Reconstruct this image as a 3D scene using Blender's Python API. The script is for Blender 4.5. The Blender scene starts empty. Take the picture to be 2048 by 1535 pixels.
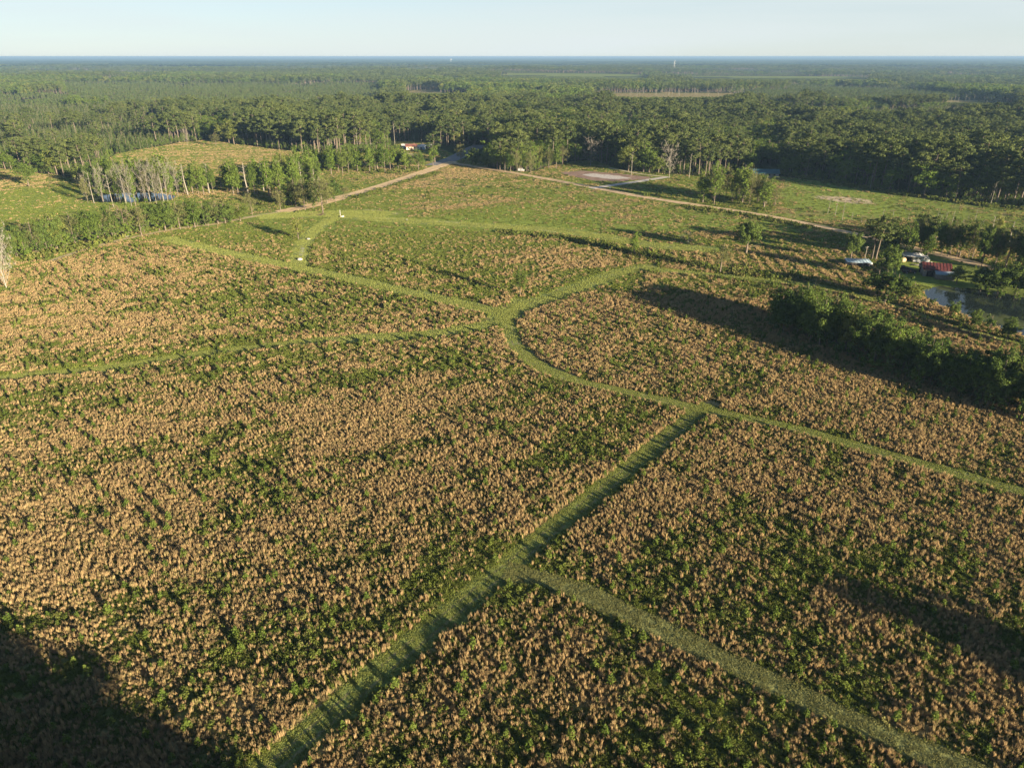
import bpy, math, random
import numpy as np
from mathutils import Vector
rng = np.random.default_rng(7)
random.seed(7)
scene = bpy.context.scene
C = scene.collection

# ------------------------------------------------------------------ camera
H = 75.0
PITCH = math.radians(25.05)
FPX = 1400.0
cam_d = bpy.data.cameras.new('camera'); cam = bpy.data.objects.new('camera', cam_d)
cam.location = (0, 0, H); cam.rotation_euler = (math.pi/2 - PITCH, 0, 0)
cam_d.sensor_width = 36; cam_d.lens = 36*FPX/2048
cam_d.clip_start = 1; cam_d.clip_end = 90000
C.objects.link(cam); scene.camera = cam

# ------------------------------------------------------------------ sky and sun
SUN_EL, SUN_AZ = math.radians(11.3), math.radians(134)      # azimuth clockwise from +Y
world = bpy.data.worlds.new('World'); scene.world = world; world.use_nodes = True
nt = world.node_tree; bg = nt.nodes['Background']
sky = nt.nodes.new('ShaderNodeTexSky'); sky.sky_type = 'NISHITA'; sky.sun_disc = False
sky.sun_elevation = SUN_EL; sky.sun_rotation = SUN_AZ
sky.altitude = 100; sky.air_density = 0.75; sky.dust_density = 0.2; sky.ozone_density = 2.4
hz = nt.nodes.new('ShaderNodeMix'); hz.data_type = 'RGBA'; hz.inputs[7].default_value = (5.2, 5.75, 5.85, 1)   # pale haze low in the sky, all round
tc = nt.nodes.new('ShaderNodeTexCoord'); sx3 = nt.nodes.new('ShaderNodeSeparateXYZ'); zr = nt.nodes.new('ShaderNodeMapRange')
zr.interpolation_type = 'SMOOTHSTEP'; zr.inputs[1].default_value = .0; zr.inputs[2].default_value = .42; zr.inputs[3].default_value = .82; zr.inputs[4].default_value = .06
nt.links.new(tc.outputs['Generated'], sx3.inputs[0]); nt.links.new(sx3.outputs[2], zr.inputs[0]); cn = nt.nodes.new('ShaderNodeTexNoise'); cn.inputs['Scale'].default_value = 1.6; cn.inputs['Detail'].default_value = 5; cmap = nt.nodes.new('ShaderNodeMapping')
cmap.inputs['Scale'].default_value = (1, 1.6, 14); cmap.inputs['Rotation'].default_value = (.05, .03, .4); nt.links.new(tc.outputs['Generated'], cmap.inputs[0]); nt.links.new(cmap.outputs[0], cn.inputs['Vector'])
cr_ = nt.nodes.new('ShaderNodeMapRange'); cr_.inputs[1].default_value = .35; cr_.inputs[2].default_value = .7; cr_.inputs[3].default_value = -.16; cr_.inputs[4].default_value = .16; nt.links.new(cn.outputs[0], cr_.inputs[0])
ad_ = nt.nodes.new('ShaderNodeMath'); ad_.operation = 'ADD'; ad_.use_clamp = True; nt.links.new(zr.outputs[0], ad_.inputs[0]); nt.links.new(cr_.outputs[0], ad_.inputs[1]); nt.links.new(ad_.outputs[0], hz.inputs[0])
nt.links.new(sky.outputs[0], hz.inputs[6]); nt.links.new(hz.outputs[2], bg.inputs[0]); bg.inputs[1].default_value = 0.040
sun_d = bpy.data.lights.new('sun', 'SUN'); sun_d.energy = 5.0; sun_d.angle = math.radians(0.53)
sun_d.color = (1.0, 0.83, 0.60)
sun = bpy.data.objects.new('sun', sun_d); C.objects.link(sun)
sv = Vector((math.sin(SUN_AZ)*math.cos(SUN_EL), math.cos(SUN_AZ)*math.cos(SUN_EL), math.sin(SUN_EL)))
sun.rotation_euler = (-sv).to_track_quat('-Z', 'Y').to_euler(); sun.location = (200, -200, 300)
vs = scene.view_settings
scene.display_settings.display_device = 'sRGB'
vs.view_transform = 'Standard'; vs.look = 'None'; vs.gamma = 1; vs.use_curve_mapping = False
vs.exposure = 1.9
scene.cycles.max_bounces = 4; scene.cycles.diffuse_bounces = 2; scene.cycles.volume_bounces = 0
scene.cycles.transparent_max_bounces = 4

# ------------------------------------------------------------------ survey helpers
cp, sp = math.cos(PITCH), math.sin(PITCH)
def G(px, py):
    """ground point (x, y) of the survey mark px, py"""
    a = (np.asarray(px, float)-1024)/FPX; b = (767.5-np.asarray(py, float))/FPX
    dy = cp + b*sp; dz = -sp + b*cp
    t = H/np.maximum(-dz, 1e-4)
    return a*t, dy*t
def P(x, y, z=0.0):
    d = y*cp + (H-z)*sp; u = y*sp - (H-z)*cp
    d = np.maximum(d, 1e-3)
    return 1024 + FPX*x/d, 767.5 - FPX*u/d
def hgt(py, top):
    _, y = G(1024, py); b = (767.5-top)/FPX
    dep = PITCH - math.atan(b)
    return H - float(y)*math.tan(dep)
def gp(l): return [tuple(map(float, G(a, b))) for a, b in l]

# noise -------------------------------------------------------------
_T = np.random.default_rng(3).random((256, 256))
def vnoise(x, y):
    xi = np.floor(x).astype(int); yi = np.floor(y).astype(int)
    fx = x-xi; fy = y-yi; fx = fx*fx*(3-2*fx); fy = fy*fy*(3-2*fy)
    a = _T[xi & 255, yi & 255]; b = _T[(xi+1) & 255, yi & 255]
    c = _T[xi & 255, (yi+1) & 255]; d = _T[(xi+1) & 255, (yi+1) & 255]
    return (a*(1-fx)+b*fx)*(1-fy) + (c*(1-fx)+d*fx)*fy
def fbm(x, y, o=4):
    s = 0; a = 1.0; t = 0
    for i in range(o):
        s = s + a*vnoise(x*2**i+17.3*i, y*2**i+5.1*i); t += a; a *= .55
    return s/t
def sstep(a, b, v):
    t = np.clip((v-a)/(b-a), 0, 1); return t*t*(3-2*t)
def terrain(x, y):
    r = np.hypot(x, y)
    amp = sstep(900, 3500, r)*13
    z = amp*(fbm(x/1500+31, y/1100+11, 3)-.55)*2
    return z

def dist_poly(x, y, pts):
    d = np.full(np.shape(x), 1e9)
    for (ax, ay), (bx, by) in zip(pts[:-1], pts[1:]):
        dx, dy = bx-ax, by-ay
        t = np.clip(((x-ax)*dx+(y-ay)*dy)/(dx*dx+dy*dy+1e-9), 0, 1)
        d = np.minimum(d, np.hypot(x-ax-t*dx, y-ay-t*dy))
    return d
def in_poly(x, y, pts):
    r = np.zeros(np.shape(x), bool); n = len(pts)
    for i in range(n):
        ax, ay = pts[i]; bx, by = pts[(i+1) % n]
        c = ((ay > y) != (by > y)) & (x < (bx-ax)*(y-ay)/((by-ay) if by != ay else 1e-9)+ax)
        r ^= c
    return r
def smooth(pts, step=4.0):
    """Catmull-Rom through pts, resampled"""
    P_ = [np.array(p) for p in pts]; P_ = [2*P_[0]-P_[1]] + P_ + [2*P_[-1]-P_[-2]]
    out = []
    for i in range(1, len(P_)-2):
        a, b, c, d = P_[i-1:i+3]; n = max(2, int(np.linalg.norm(c-b)/step))
        for k in range(n):
            t = k/n
            out.append(tuple(.5*((2*b)+(-a+c)*t+(2*a-5*b+4*c-d)*t*t+(-a+3*b-3*c+d)*t**3)))
    out.append(tuple(P_[-2])); return out

# ------------------------------------------------------------------ survey data
TRAILS = [  # name, marks, half width, height, material
 ('mown_trail', [(470,1590),(545,1535),(760,1345),(1005,1142),(1230,960),(1330,880),(1420,808)], 2.5, .020, 'mown'),
 ('mown_trail', [(1035,600),(1018,632),(1020,660),(1040,700),(1085,735),(1160,764),(1300,795),(1410,820),(1600,860),(1800,917),(2048,985),(2250,1045)], 2.2, .026, 'mown'),
 ('mown_trail', [(1000,640),(1035,618),(1100,596),(1165,572),(1240,546),(1300,534)], 4.2, .032, 'mown'),
 ('mown_trail', [(1030,632),(985,622),(900,602),(800,580),(700,557),(600,536),(450,505),(330,476)], 3.6, .038, 'mown'),
 ('mown_trail', [(1030,630),(985,646),(930,659),(850,669),(700,678)], 3.2, .044, 'mown'),
 ('mown_trail', [(700,677),(600,685),(400,708),(200,738),(0,757),(-150,775)], 2.2, .050, 'mown'),
 ('mown_trail', [(1010,1140),(1150,1180),(1300,1250),(1500,1345),(1700,1440),(1930,1540),(2060,1600)], 2.3, .056, 'dullmown'),
 ('mown_trail', [(600,538),(598,515),(606,490),(625,465),(650,445),(675,432)], 3.6, .062, 'mown'),
 ('mown_trail', [(520,433),(580,430),(640,428),(700,426),(780,430)], 8.0, .068, 'lawn'),
 ('mown_trail', [(680,432),(800,441),(950,450),(1100,460),(1210,474),(1300,490),(1430,500)], 5.5, .074, 'mown'),
 ('mown_trail', [(1230,548),(1300,540),(1400,548),(1500,558),(1640,573),(1760,602)], 2.6, .080, 'mown'),
 ('worn_track', [(690,431),(800,439),(950,448),(1050,457),(1130,466)], .55, .10, 'sand'),
 ('worn_track', [(603,512),(606,492)], 1.0, .10, 'chalk'),
 ('farm_track', [(1650,574),(1760,602),(1900,650),(2048,690),(2200,730)], 1.3, .088, 'mown'),
 ('sand_path', [(100,522),(180,496),(250,478),(350,458),(430,448),(500,434),(560,424)], 1.7, .09, 'path'),
 ('dirt_road', [(560,424),(620,412),(690,393),(760,373),(830,350),(880,332),(905,323)], 4.8, .11, 'orange'),
 ('dirt_road', [(895,324),(960,335),(1045,349),(1180,374),(1300,396),(1520,430),(1700,466),(1850,502),(2000,540),(2048,553),(2200,600)], 3.0, .12, 'tandirt'),
 ('paved_road', [(868,331),(900,320),(925,308),(960,290)], 7.0, .10, 'asphalt'),
 ('driveway', [(1182,377),(1250,367),(1335,354)], 2.6, .14, 'chalk'),
 ('driveway', [(1335,354),(1280,348),(1215,335)], 1.6, .13, 'sand'),
 ('driveway', [(775,300),(800,306),(835,311)], 4.5, .10, 'path'),
]
for i, t in enumerate(TRAILS): TRAILS[i] = (t[0], smooth(gp(t[1])), t[2], t[3], t[4])

POND1 = gp([(150,398),(180,391),(250,386),(320,386),(352,392),(345,399),(300,404),(240,406),(190,404)])
POND2 = gp([(1840,578),(1880,573),(1960,578),(2048,594),(2200,620),(2260,690),(2120,690),(2048,672),(1970,648),(1905,622),(1858,600)])
CLEARINGS = [ # px ellipse in survey marks: cx, cy, rx, ry
 (848,183,38,3.8,'tan'), (1335,190,155,5.5,'tan'), (1925,203,45,3.,'tan'), (1150,151,150,2.5,'grass'), (710,126,25,1.2,'tan'), (1560,152,180,1.6,'grass')]
EDGE_X = [-400,0,60,110,165,200,235,290,360,420,480,560,640,700,760,800,835,862,930,960,1000,1060,1130,1190,1250,1330,1400,1480,1560,1640,1720,1800,1900,2000,2048,2500]
EDGE_Y = [325,338,345,350,358,332,306,298,286,280,290,300,308,306,300,287,287,289,318,327,340,344,325,321,342,348,352,347,353,362,374,388,402,412,418,480]
def forest_mask(x, y):
    px, py = P(x, y)
    e = np.interp(px, EDGE_X, EDGE_Y) + 3*(vnoise(x/14, y/30)-.5)
    m = (py < e) & (y > 300)
    for cx, cy, rx, ry, k in CLEARINGS:
        m &= ((px-cx)/rx)**2 + ((py-cy)/ry)**2 > 1
    return m

def height_cap(x, y):
    """younger, lower growth on the near side of each clearing, so that the clearing lies open"""
    px, py = P(x, y); c = np.full(len(x), 99.)
    for cx, cy, rx, ry, k in CLEARINGS:
        if cy < 130: continue
        _, yc = G(1024, cy+ry*.55); m = (np.abs(px-cx) < np.where((px > cx) & (rx < 100), 2.4, 1.)*rx*np.sqrt(np.clip(1-((py-cy)/60)**2, .3, 1))) & (y < yc) & (py < cy+62)
        c = np.where(m, np.minimum(c, (H-2)*(1-y/yc)), c)
    return c
CTRL = """100 1100 .8 .2;300 1000 .78 .2;100 880 .78 .2;300 850 .72 .3;500 800 .65 .3;450 930 .35 .05;700 900 .8 .2;800 800 .6 .3;1050 800 .4 .1;1200 850 .55 .2
950 1000 .66 .2;700 1100 .68 .2;500 1200 .72 .2;300 1300 .72 .2;600 1350 .65 .2;800 720 .55 .3;400 720 .4 .4;150 790 .45 .4;350 845 .5 .6;120 930 .5 .1
100 600 .75 .3;250 560 .7 .3;400 560 .5 .3;600 600 .5 .4;750 620 .55 .4;900 630 .6 .3;300 660 .65 .3;50 680 .7 .3;500 640 .62 .3;420 510 .65 .4;300 510 .85 .3;480 600 .35 .2
450 475 .1 .75;540 490 .2 .6;760 470 .1 .7;850 500 .18 .7;1000 490 .4 .6;1150 520 .85 .5;900 540 .3 .5;850 560 .55 .5;980 580 .3 .6;1100 570 .2 .8;700 510 .28 .45;1190 555 .1 .95;1060 560 .55 .5;650 500 .35 .4
900 350 .9 .5;830 372 .7 .5;750 405 .15 .6;860 412 .85 .5;950 400 .75 .5;1000 380 .4 .5;1150 420 .45 .7;1300 440 .5 .7;1100 452 .15 .85;1250 470 .5 .6;1450 470 .5 .7;1550 450 .5 .7;1600 500 .2 .9;1400 492 .1 .95;1650 480 .4 .7;1020 425 .3 .8;930 430 .2 .8;1250 410 .5 .6
1300 520 .5 .4;1450 545 .45 .4;1600 560 .45 .4;1750 610 .85 .4;1900 670 .85 .4;2000 700 .9 .4;1620 530 .3 .8;1550 520 .3 .8
1150 620 .88 .3;1300 620 .85 .3;1450 640 .75 .3;1300 700 .68 .3;1500 740 .68 .3;1700 800 .74 .2;1400 760 .55 .3;1900 880 .74 .2;1100 700 .65 .3
1500 900 .68 .2;1400 1000 .68 .2;1250 1100 .68 .2;1700 1000 .66 .2;1900 1050 .68 .2;1600 1150 .62 .2;1400 1200 .42 .2;1800 1250 .58 .2;1950 1400 .52 .2;1700 1350 .45 .2;1750 1120 .4 .3
900 1250 .55 .2;1100 1250 .45 .1;1050 1190 .12 .05;1000 1400 .45 .2;1300 1400 .33 .2;1500 1500 .42 .2;800 1450 .55 .2;1200 1500 .4 .2;1100 1350 .6 .2
80 430 .0 1;200 440 .05 .9;50 365 .75 .5;300 420 .2 .8;110 358 .6 .5;60 450 0 1;150 425 0 .95;10 430 .05 1;400 412 .25 .6;20 480 .05 .6;500 400 .25 .4;120 390 .0 .95;30 395 .05 .9
400 310 .62 .7;500 320 .62 .7;300 310 .5 .7;600 335 .5 .7;450 345 .6 .6;330 340 .5 .5;450 388 .95 .5;540 388 .9 .5;550 368 .2 .2;450 370 .15 .2;700 375 .35 .5;600 395 .4 .4;370 300 .5 .8;700 340 .6 .6
1200 340 .5 .5;1400 375 .35 .5;1350 395 .3 .5;1500 400 .3 .5;1600 378 .3 .8;1700 412 .15 .95;1850 422 .4 .5;1600 425 .6 .5;1750 455 .6 .5;1950 450 .4 .5;1950 500 .5 .5;1850 550 .15 .5;2000 560 .05 .3;1790 545 .3 .8;1900 560 .1 .7;1540 370 .6 .5;1110 338 .6 .5;1160 330 .3 .4;1950 430 .5 .5;1450 410 .1 .2"""
cv = np.array([[float(v) for v in e.split()] for l in CTRL.split('\n') for e in l.split(';')])
cx_, cy_ = G(cv[:, 0], cv[:, 1])
def cover(x, y):
    """straw share and lushness of the green, read from the survey and broken up by noise"""
    x = np.asarray(x, float); y = np.asarray(y, float)
    t = np.zeros_like(x); g = np.zeros_like(x); w = np.zeros_like(x)
    for a, b, (_, _, tt, gg) in zip(cx_, cy_, cv):
        s = 8 + .02*b
        k = 1/((((x-a)**2+(y-b)**2)/s**2 + .25)**2)
        t += k*tt; g += k*gg; w += k
    t = t/w; g = g/w; f_ = sstep(190, 330, y)
    return t - .02 - .19*f_, np.clip(g + .16*f_, 0, 1)
def straw_prob(x, y, t):
    # streaks follow the planted rows
    side = sstep(-30, 20, x-.3*(y-90))
    th = 1.16*(1-side) + .675*side        # angle of rows from +Y ... towards +X
    u1 = x*math.sin(1.16)+y*math.cos(1.16); v1 = -x*math.cos(1.16)+y*math.sin(1.16)
    u2 = x*math.sin(.675)+y*math.cos(.675); v2 = -x*math.cos(.675)+y*math.sin(.675)
    n1 = fbm(u1/26, v1/5.5, 4); n2 = fbm(u2/15, v2/5.0, 4)
    n = n1*(1-side)+n2*side
    n = .6*n + .4*fbm(x/3.1+9, y/3.1, 3)
    n = .5 + (n-.5)*2.0
    wd = .30+.16*sstep(160, 300, y); row = .07*np.cos(v2*2*math.pi/3.1)*(y < 300)*(1-.4*(x < -30)); return sstep(-wd, wd, t-.03 - n + row)

# ------------------------------------------------------------------ mesh helpers
def mesh_np(name, V, F, mats=(), tint=None, midx=None, smooth_=False):
    V = np.asarray(V, np.float32); F = np.asarray(F, np.int32)
    me = bpy.data.meshes.new(name); k = F.shape[1]
    me.vertices.add(len(V)); me.vertices.foreach_set('co', V.ravel())
    me.loops.add(F.size); me.loops.foreach_set('vertex_index', F.ravel())
    me.polygons.add(len(F)); me.polygons.foreach_set('loop_start', np.arange(len(F), dtype=np.int32)*k)
    try: me.polygons.foreach_set('loop_total', np.full(len(F), k, np.int32))
    except Exception: pass
    if midx is not None: me.polygons.foreach_set('material_index', np.asarray(midx, np.int32))
    me.update(calc_edges=True)
    for m in mats: me.materials.append(m)
    if tint is not None:
        a = me.attributes.new('tint', 'FLOAT', 'POINT'); a.data.foreach_set('value', np.asarray(tint, np.float32))
    if smooth_: me.polygons.foreach_set('use_smooth', np.ones(len(F), bool))
    return me
def link(name, me, parent=None, loc=None):
    o = bpy.data.objects.new(name, me); C.objects.link(o)
    if parent is not None: o.parent = parent
    if loc is not None: o.location = loc
    return o
def tag(o, label=None, cat=None, group=None, kind=None):
    if label: o['label'] = label
    if cat: o['category'] = cat
    if group: o['group'] = group
    if kind: o['kind'] = kind
    return o

# ------------------------------------------------------------------ materials
def newmat(name):
    m = bpy.data.materials.new(name); m.use_nodes = True
    n = m.node_tree; n.nodes.clear()
    return m, n, n.nodes.new('ShaderNodeOutputMaterial')
def leafmat(name, dark, light, trans=.25, rnd=.6, alt=None):
    """foliage: diffuse and translucent, coloured by leaf clump and by plant"""
    m, n, out = newmat(name); L = n.links.new
    at = n.nodes.new('ShaderNodeAttribute'); at.attribute_name = 'tint'
    oi = n.nodes.new('ShaderNodeObjectInfo')
    mx = n.nodes.new('ShaderNodeMix'); mx.data_type = 'RGBA'
    mx.inputs[6].default_value = (*dark, 1); mx.inputs[7].default_value = (*light, 1)
    ma = n.nodes.new('ShaderNodeMath'); ma.operation = 'MULTIPLY_ADD'; ma.inputs[1].default_value = rnd
    L(oi.outputs['Random'], ma.inputs[0])
    mb = n.nodes.new('ShaderNodeMath'); mb.operation = 'MULTIPLY'; mb.inputs[1].default_value = 1-rnd
    L(at.outputs['Fac'], mb.inputs[0]); L(mb.outputs[0], ma.inputs[2]); L(ma.outputs[0], mx.inputs[0])
    col = mx.outputs[2]
    if alt:
        m2 = n.nodes.new('ShaderNodeMix'); m2.data_type = 'RGBA'; m2.inputs[7].default_value = (*alt, 1)
        wn = n.nodes.new('ShaderNodeMath'); wn.operation = 'MULTIPLY'; wn.inputs[1].default_value = 7.31
        fr = n.nodes.new('ShaderNodeMath'); fr.operation = 'FRACT'
        L(oi.outputs['Random'], wn.inputs[0]); L(wn.outputs[0], fr.inputs[0]); 
        mr = n.nodes.new('ShaderNodeMapRange'); mr.inputs[1].default_value = .55; mr.inputs[2].default_value = 1; mr.inputs[4].default_value = .8
        L(fr.outputs[0], mr.inputs[0]); L(mr.outputs[0], m2.inputs[0]); L(col, m2.inputs[6]); col = m2.outputs[2]
    d = n.nodes.new('ShaderNodeBsdfDiffuse'); t = n.nodes.new('ShaderNodeBsdfTranslucent')
    ms = n.nodes.new('ShaderNodeMixShader'); ms.inputs[0].default_value = trans
    L(col, d.inputs[0]); L(col, t.inputs[0]); L(d.outputs[0], ms.inputs[1]); L(t.outputs[0], ms.inputs[2])
    L(ms.outputs[0], out.inputs[0]); return m
def surfmat(name, a, b, scale=1.0, rough=.9, bump=0.0, bscale=None, detail=6, metal=0, rut=None):
    """two-tone noisy surface in world metres"""
    m, n, out = newmat(name); L = n.links.new
    ge = n.nodes.new('ShaderNodeNewGeometry')
    no = n.nodes.new('ShaderNodeTexNoise'); no.inputs['Scale'].default_value = scale; no.inputs['Detail'].default_value = detail
    no.inputs['Roughness'].default_value = .65
    L(ge.outputs['Position'], no.inputs['Vector'])
    mr = n.nodes.new('ShaderNodeMapRange'); mr.inputs[1].default_value = .32; mr.inputs[2].default_value = .68
    L(no.outputs[0], mr.inputs[0])
    mx = n.nodes.new('ShaderNodeMix'); mx.data_type = 'RGBA'
    mx.inputs[6].default_value = (*a, 1); mx.inputs[7].default_value = (*b, 1); L(mr.outputs[0], mx.inputs[0])
    p = n.nodes.new('ShaderNodeBsdfPrincipled'); p.inputs['Roughness'].default_value = rough; p.inputs['Metallic'].default_value = metal
    p.inputs['Specular IOR Level'].default_value = .2
    col = mx.outputs[2]
    if rut:      # worn wheel lines .8 m either side of the middle, broken up by noise
        at = n.nodes.new('ShaderNodeAttribute'); at.attribute_name = 'tint'
        def mth(op, *v):
            q = n.nodes.new('ShaderNodeMath'); q.operation = op
            for i_, w_ in enumerate(v):
                if isinstance(w_, (int, float)): q.inputs[i_].default_value = w_
                else: L(w_, q.inputs[i_])
            return q.outputs[0]
        d_ = mth('ABSOLUTE', mth('SUBTRACT', mth('ABSOLUTE', at.outputs['Fac']), .8))
        n2 = n.nodes.new('ShaderNodeTexNoise'); n2.inputs['Scale'].default_value = .12; n2.inputs['Detail'].default_value = 5; L(ge.outputs['Position'], n2.inputs['Vector'])
        f_ = mth('MULTIPLY', mth('LESS_THAN', mth('ADD', d_, mth('MULTIPLY', mth('SUBTRACT', no.outputs[0], .5), .6)), .25), mth('GREATER_THAN', n2.outputs[0], .42))
        m3 = n.nodes.new('ShaderNodeMix'); m3.data_type = 'RGBA'; m3.inputs[7].default_value = (*rut, 1); L(mth('MULTIPLY', f_, .6), m3.inputs[0]); L(col, m3.inputs[6]); col = m3.outputs[2]
    L(col, p.inputs['Base Color']); L(p.outputs[0], out.inputs[0])
    if bump:
        nb = n.nodes.new('ShaderNodeTexNoise'); nb.inputs['Scale'].default_value = bscale or scale*3; nb.inputs['Detail'].default_value = 3
        L(ge.outputs['Position'], nb.inputs['Vector'])
        bu = n.nodes.new('ShaderNodeBump'); bu.inputs['Distance'].default_value = bump; bu.inputs['Strength'].default_value = 1
        L(nb.outputs[0], bu.inputs['Height']); L(bu.outputs[0], p.inputs['Normal'])
    return m
M = {}
M['pine'] = leafmat('pine_needles', (.048,.074,.026), (.14,.165,.05), .2, .5)
M['pine2'] = leafmat('plantation_needles', (.06,.095,.03), (.12,.155,.045), .2, .4)
M['hard'] = leafmat('broad_leaves', (.05,.085,.018), (.15,.205,.042), .3, .5, (.22,.23,.06))
M['dark'] = leafmat('dark_oak_leaves', (.05,.085,.021), (.14,.19,.045), .3, .4)
M['lime'] = leafmat('spring_leaves', (.09,.15,.025), (.17,.22,.045), .35, .4)
M['haze_leaf'] = leafmat('thin_new_leaves', (.11,.12,.045), (.19,.19,.075), .3, .5)
M['straw'] = leafmat('straw_grass', (.27,.19,.09), (.57,.415,.215), .35, .5, (.42,.35,.155))
M['dryweed'] = leafmat('dry_weeds', (.18,.14,.07), (.38,.31,.15), .3, .5)
M['greengrass'] = leafmat('green_weeds', (.09,.12,.026), (.25,.285,.062), .35, .5)
M['turf'] = leafmat('turf_blades', (.15,.19,.048), (.35,.37,.105), .35, .35)
M['dryturf'] = leafmat('dry_turf_blades', (.15,.165,.06), (.32,.31,.12), .35, .3)
M['scrub'] = leafmat('low_scrub', (.065,.095,.02), (.18,.215,.045), .3, .5, (.24,.22,.08))
M['sapling'] = leafmat('sapling_leaves', (.065,.11,.02), (.17,.215,.045), .35, .5)
M['bark'] = surfmat('bark', (.10,.08,.06), (.21,.17,.13), 1.5)
M['palebark'] = surfmat('pale_bark', (.15,.135,.11), (.29,.265,.215), 1.5)
M['darkbark'] = surfmat('dead_dark_bark', (.10,.07,.055), (.22,.16,.12), 1.5)
M['mown'] = surfmat('mown_grass', (.11,.15,.037), (.25,.285,.077), .9, bump=.10, bscale=3.0, rut=(.26,.21,.11))
M['dullmown'] = surfmat('dry_mown_grass', (.13,.15,.05), (.26,.26,.09), 2.5, bump=.10, bscale=4)
M['lawn'] = surfmat('worn_lawn', (.14,.21,.035), (.30,.33,.085), .25, bump=.05)
M['sand'] = surfmat('worn_sand', (.34,.32,.17), (.62,.54,.36), .5)
M['chalk'] = surfmat('pale_chalk', (.34,.31,.28), (.60,.56,.50), .6, bump=.05)
M['path'] = surfmat('sandy_path', (.30,.27,.12), (.58,.46,.27), .35, bump=.05)
M['orange'] = surfmat('orange_dirt', (.50,.36,.19), (.74,.56,.33), .3, bump=.06, rut=(.33,.22,.12))
M['tandirt'] = surfmat('tan_dirt', (.40,.28,.15), (.68,.52,.31), .3, bump=.06, rut=(.34,.25,.15))
M['asphalt'] = surfmat('asphalt', (.16,.16,.16), (.24,.235,.23), .4)
M['mulch'] = surfmat('mulch', (.12,.08,.05), (.24,.17,.11), 2, bump=.2)
M['brownsoil'] = surfmat('bare_brown_soil', (.16,.10,.075), (.34,.24,.18), .25, bump=.08)
M['red'] = surfmat('red_metal_roof', (.075,.025,.024), (.12,.038,.034), .5, rough=.45)  # red taken darker to carry the tree shade lying on the barn roof
M['rust'] = surfmat('rusty_roof', (.15,.065,.05), (.22,.10,.075), .5, rough=.6)
M['greywood'] = surfmat('weathered_boards', (.14,.13,.125), (.24,.225,.21), 2)
M['cream'] = surfmat('cream_siding', (.62,.52,.36), (.72,.62,.45), 1)
M['white'] = surfmat('white_paint', (.34,.34,.33), (.46,.46,.44), 1, rough=.5)
M['bluegrey'] = surfmat('blue_grey_metal', (.20,.28,.34), (.30,.38,.44), .5, rough=.4)
M['teal'] = surfmat('teal_metal_roof', (.03,.085,.10), (.05,.12,.14), .4, rough=.4)
M['darkglass'] = surfmat('dark_glass', (.02,.025,.03), (.04,.045,.05), .5, rough=.1)
M['darkgap'] = surfmat('dark_boards', (.035,.03,.03), (.06,.05,.045), 1)  # dark boards and bodywork, also the painted shade of the low shed openings
M['rubber'] = surfmat('rubber', (.02,.02,.02), (.035,.035,.035), 1)
M['yellow'] = surfmat('yellow_paint', (.70,.60,.16), (.80,.70,.25), 1, rough=.5)
M['steel'] = surfmat('galvanised_steel', (.42,.42,.42), (.55,.55,.54), 1, rough=.4)

# ground: colour follows the cover attributes plus fine noise
def ground_material():
    m, n, out = newmat('field_ground'); L = n.links.new; N = n.nodes.new
    ge = N('ShaderNodeNewGeometry')
    def noise(scale, det=5, rough=.6):
        q = N('ShaderNodeTexNoise'); q.inputs['Scale'].default_value = scale; q.inputs['Detail'].default_value = det
        q.inputs['Roughness'].default_value = rough; L(ge.outputs['Position'], q.inputs['Vector']); return q.outputs[0]
    def attr(nm):
        q = N('ShaderNodeAttribute'); q.attribute_name = nm; return q.outputs['Fac']
    def rgb(fac, a, b):
        q = N('ShaderNodeMix'); q.data_type = 'RGBA'
        for s, v in ((6, a), (7, b)):
            if isinstance(v, tuple): q.inputs[s].default_value = (*v, 1)
            else: L(v, q.inputs[s])
        L(fac, q.inputs[0]); return q.outputs[2]
    def rng_(v, a, b, lo=0., hi=1.):
        q = N('ShaderNodeMapRange'); q.inputs[1].default_value = a; q.inputs[2].default_value = b
        q.inputs[3].default_value = lo; q.inputs[4].default_value = hi; L(v, q.inputs[0]); return q.outputs[0]
    def math_(op, a, b):
        q = N('ShaderNodeMath'); q.operation = op
        for i, v in enumerate((a, b)):
            if isinstance(v, (int, float)): q.inputs[i].default_value = v
            else: L(v, q.inputs[i])
        return q.outputs[0]
    fine = noise(1.3, 4, .75); mid = noise(.16, 6, .7); big = noise(.02, 4)
    finer = noise(.55, 5, .8)
    scrub = rgb(rng_(fine, .35, .65), (.075,.095,.028), (.17,.19,.055))
    lush = rgb(rng_(finer, .38, .62), (.13,.19,.035), (.28,.34,.075))
    green = rgb(attr('lush'), scrub, lush)
    straw = rgb(rng_(finer, .34, .66), (.16,.135,.06), (.36,.30,.14))
    st = math_('ADD', attr('straw'), math_('MULTIPLY', math_('SUBTRACT', fine, .5), 1.1))
    col = rgb(rng_(st, .2, .9), green, straw)
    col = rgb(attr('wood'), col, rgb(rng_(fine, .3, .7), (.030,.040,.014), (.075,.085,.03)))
    col = rgb(attr('bare'), col, rgb(rng_(mid, .3, .7), (.30,.22,.13), (.66,.55,.40)))
    p = N('ShaderNodeBsdfDiffuse'); L(col, p.inputs[0]); L(p.outputs[0], out.inputs[0])
    bu = N('ShaderNodeBump'); bu.inputs['Distance'].default_value = .35; bu.inputs['Strength'].default_value = .8
    L(finer, bu.inputs['Height']); L(bu.outputs[0], p.inputs['Normal'])
    return m
M['ground'] = ground_material()

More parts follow.
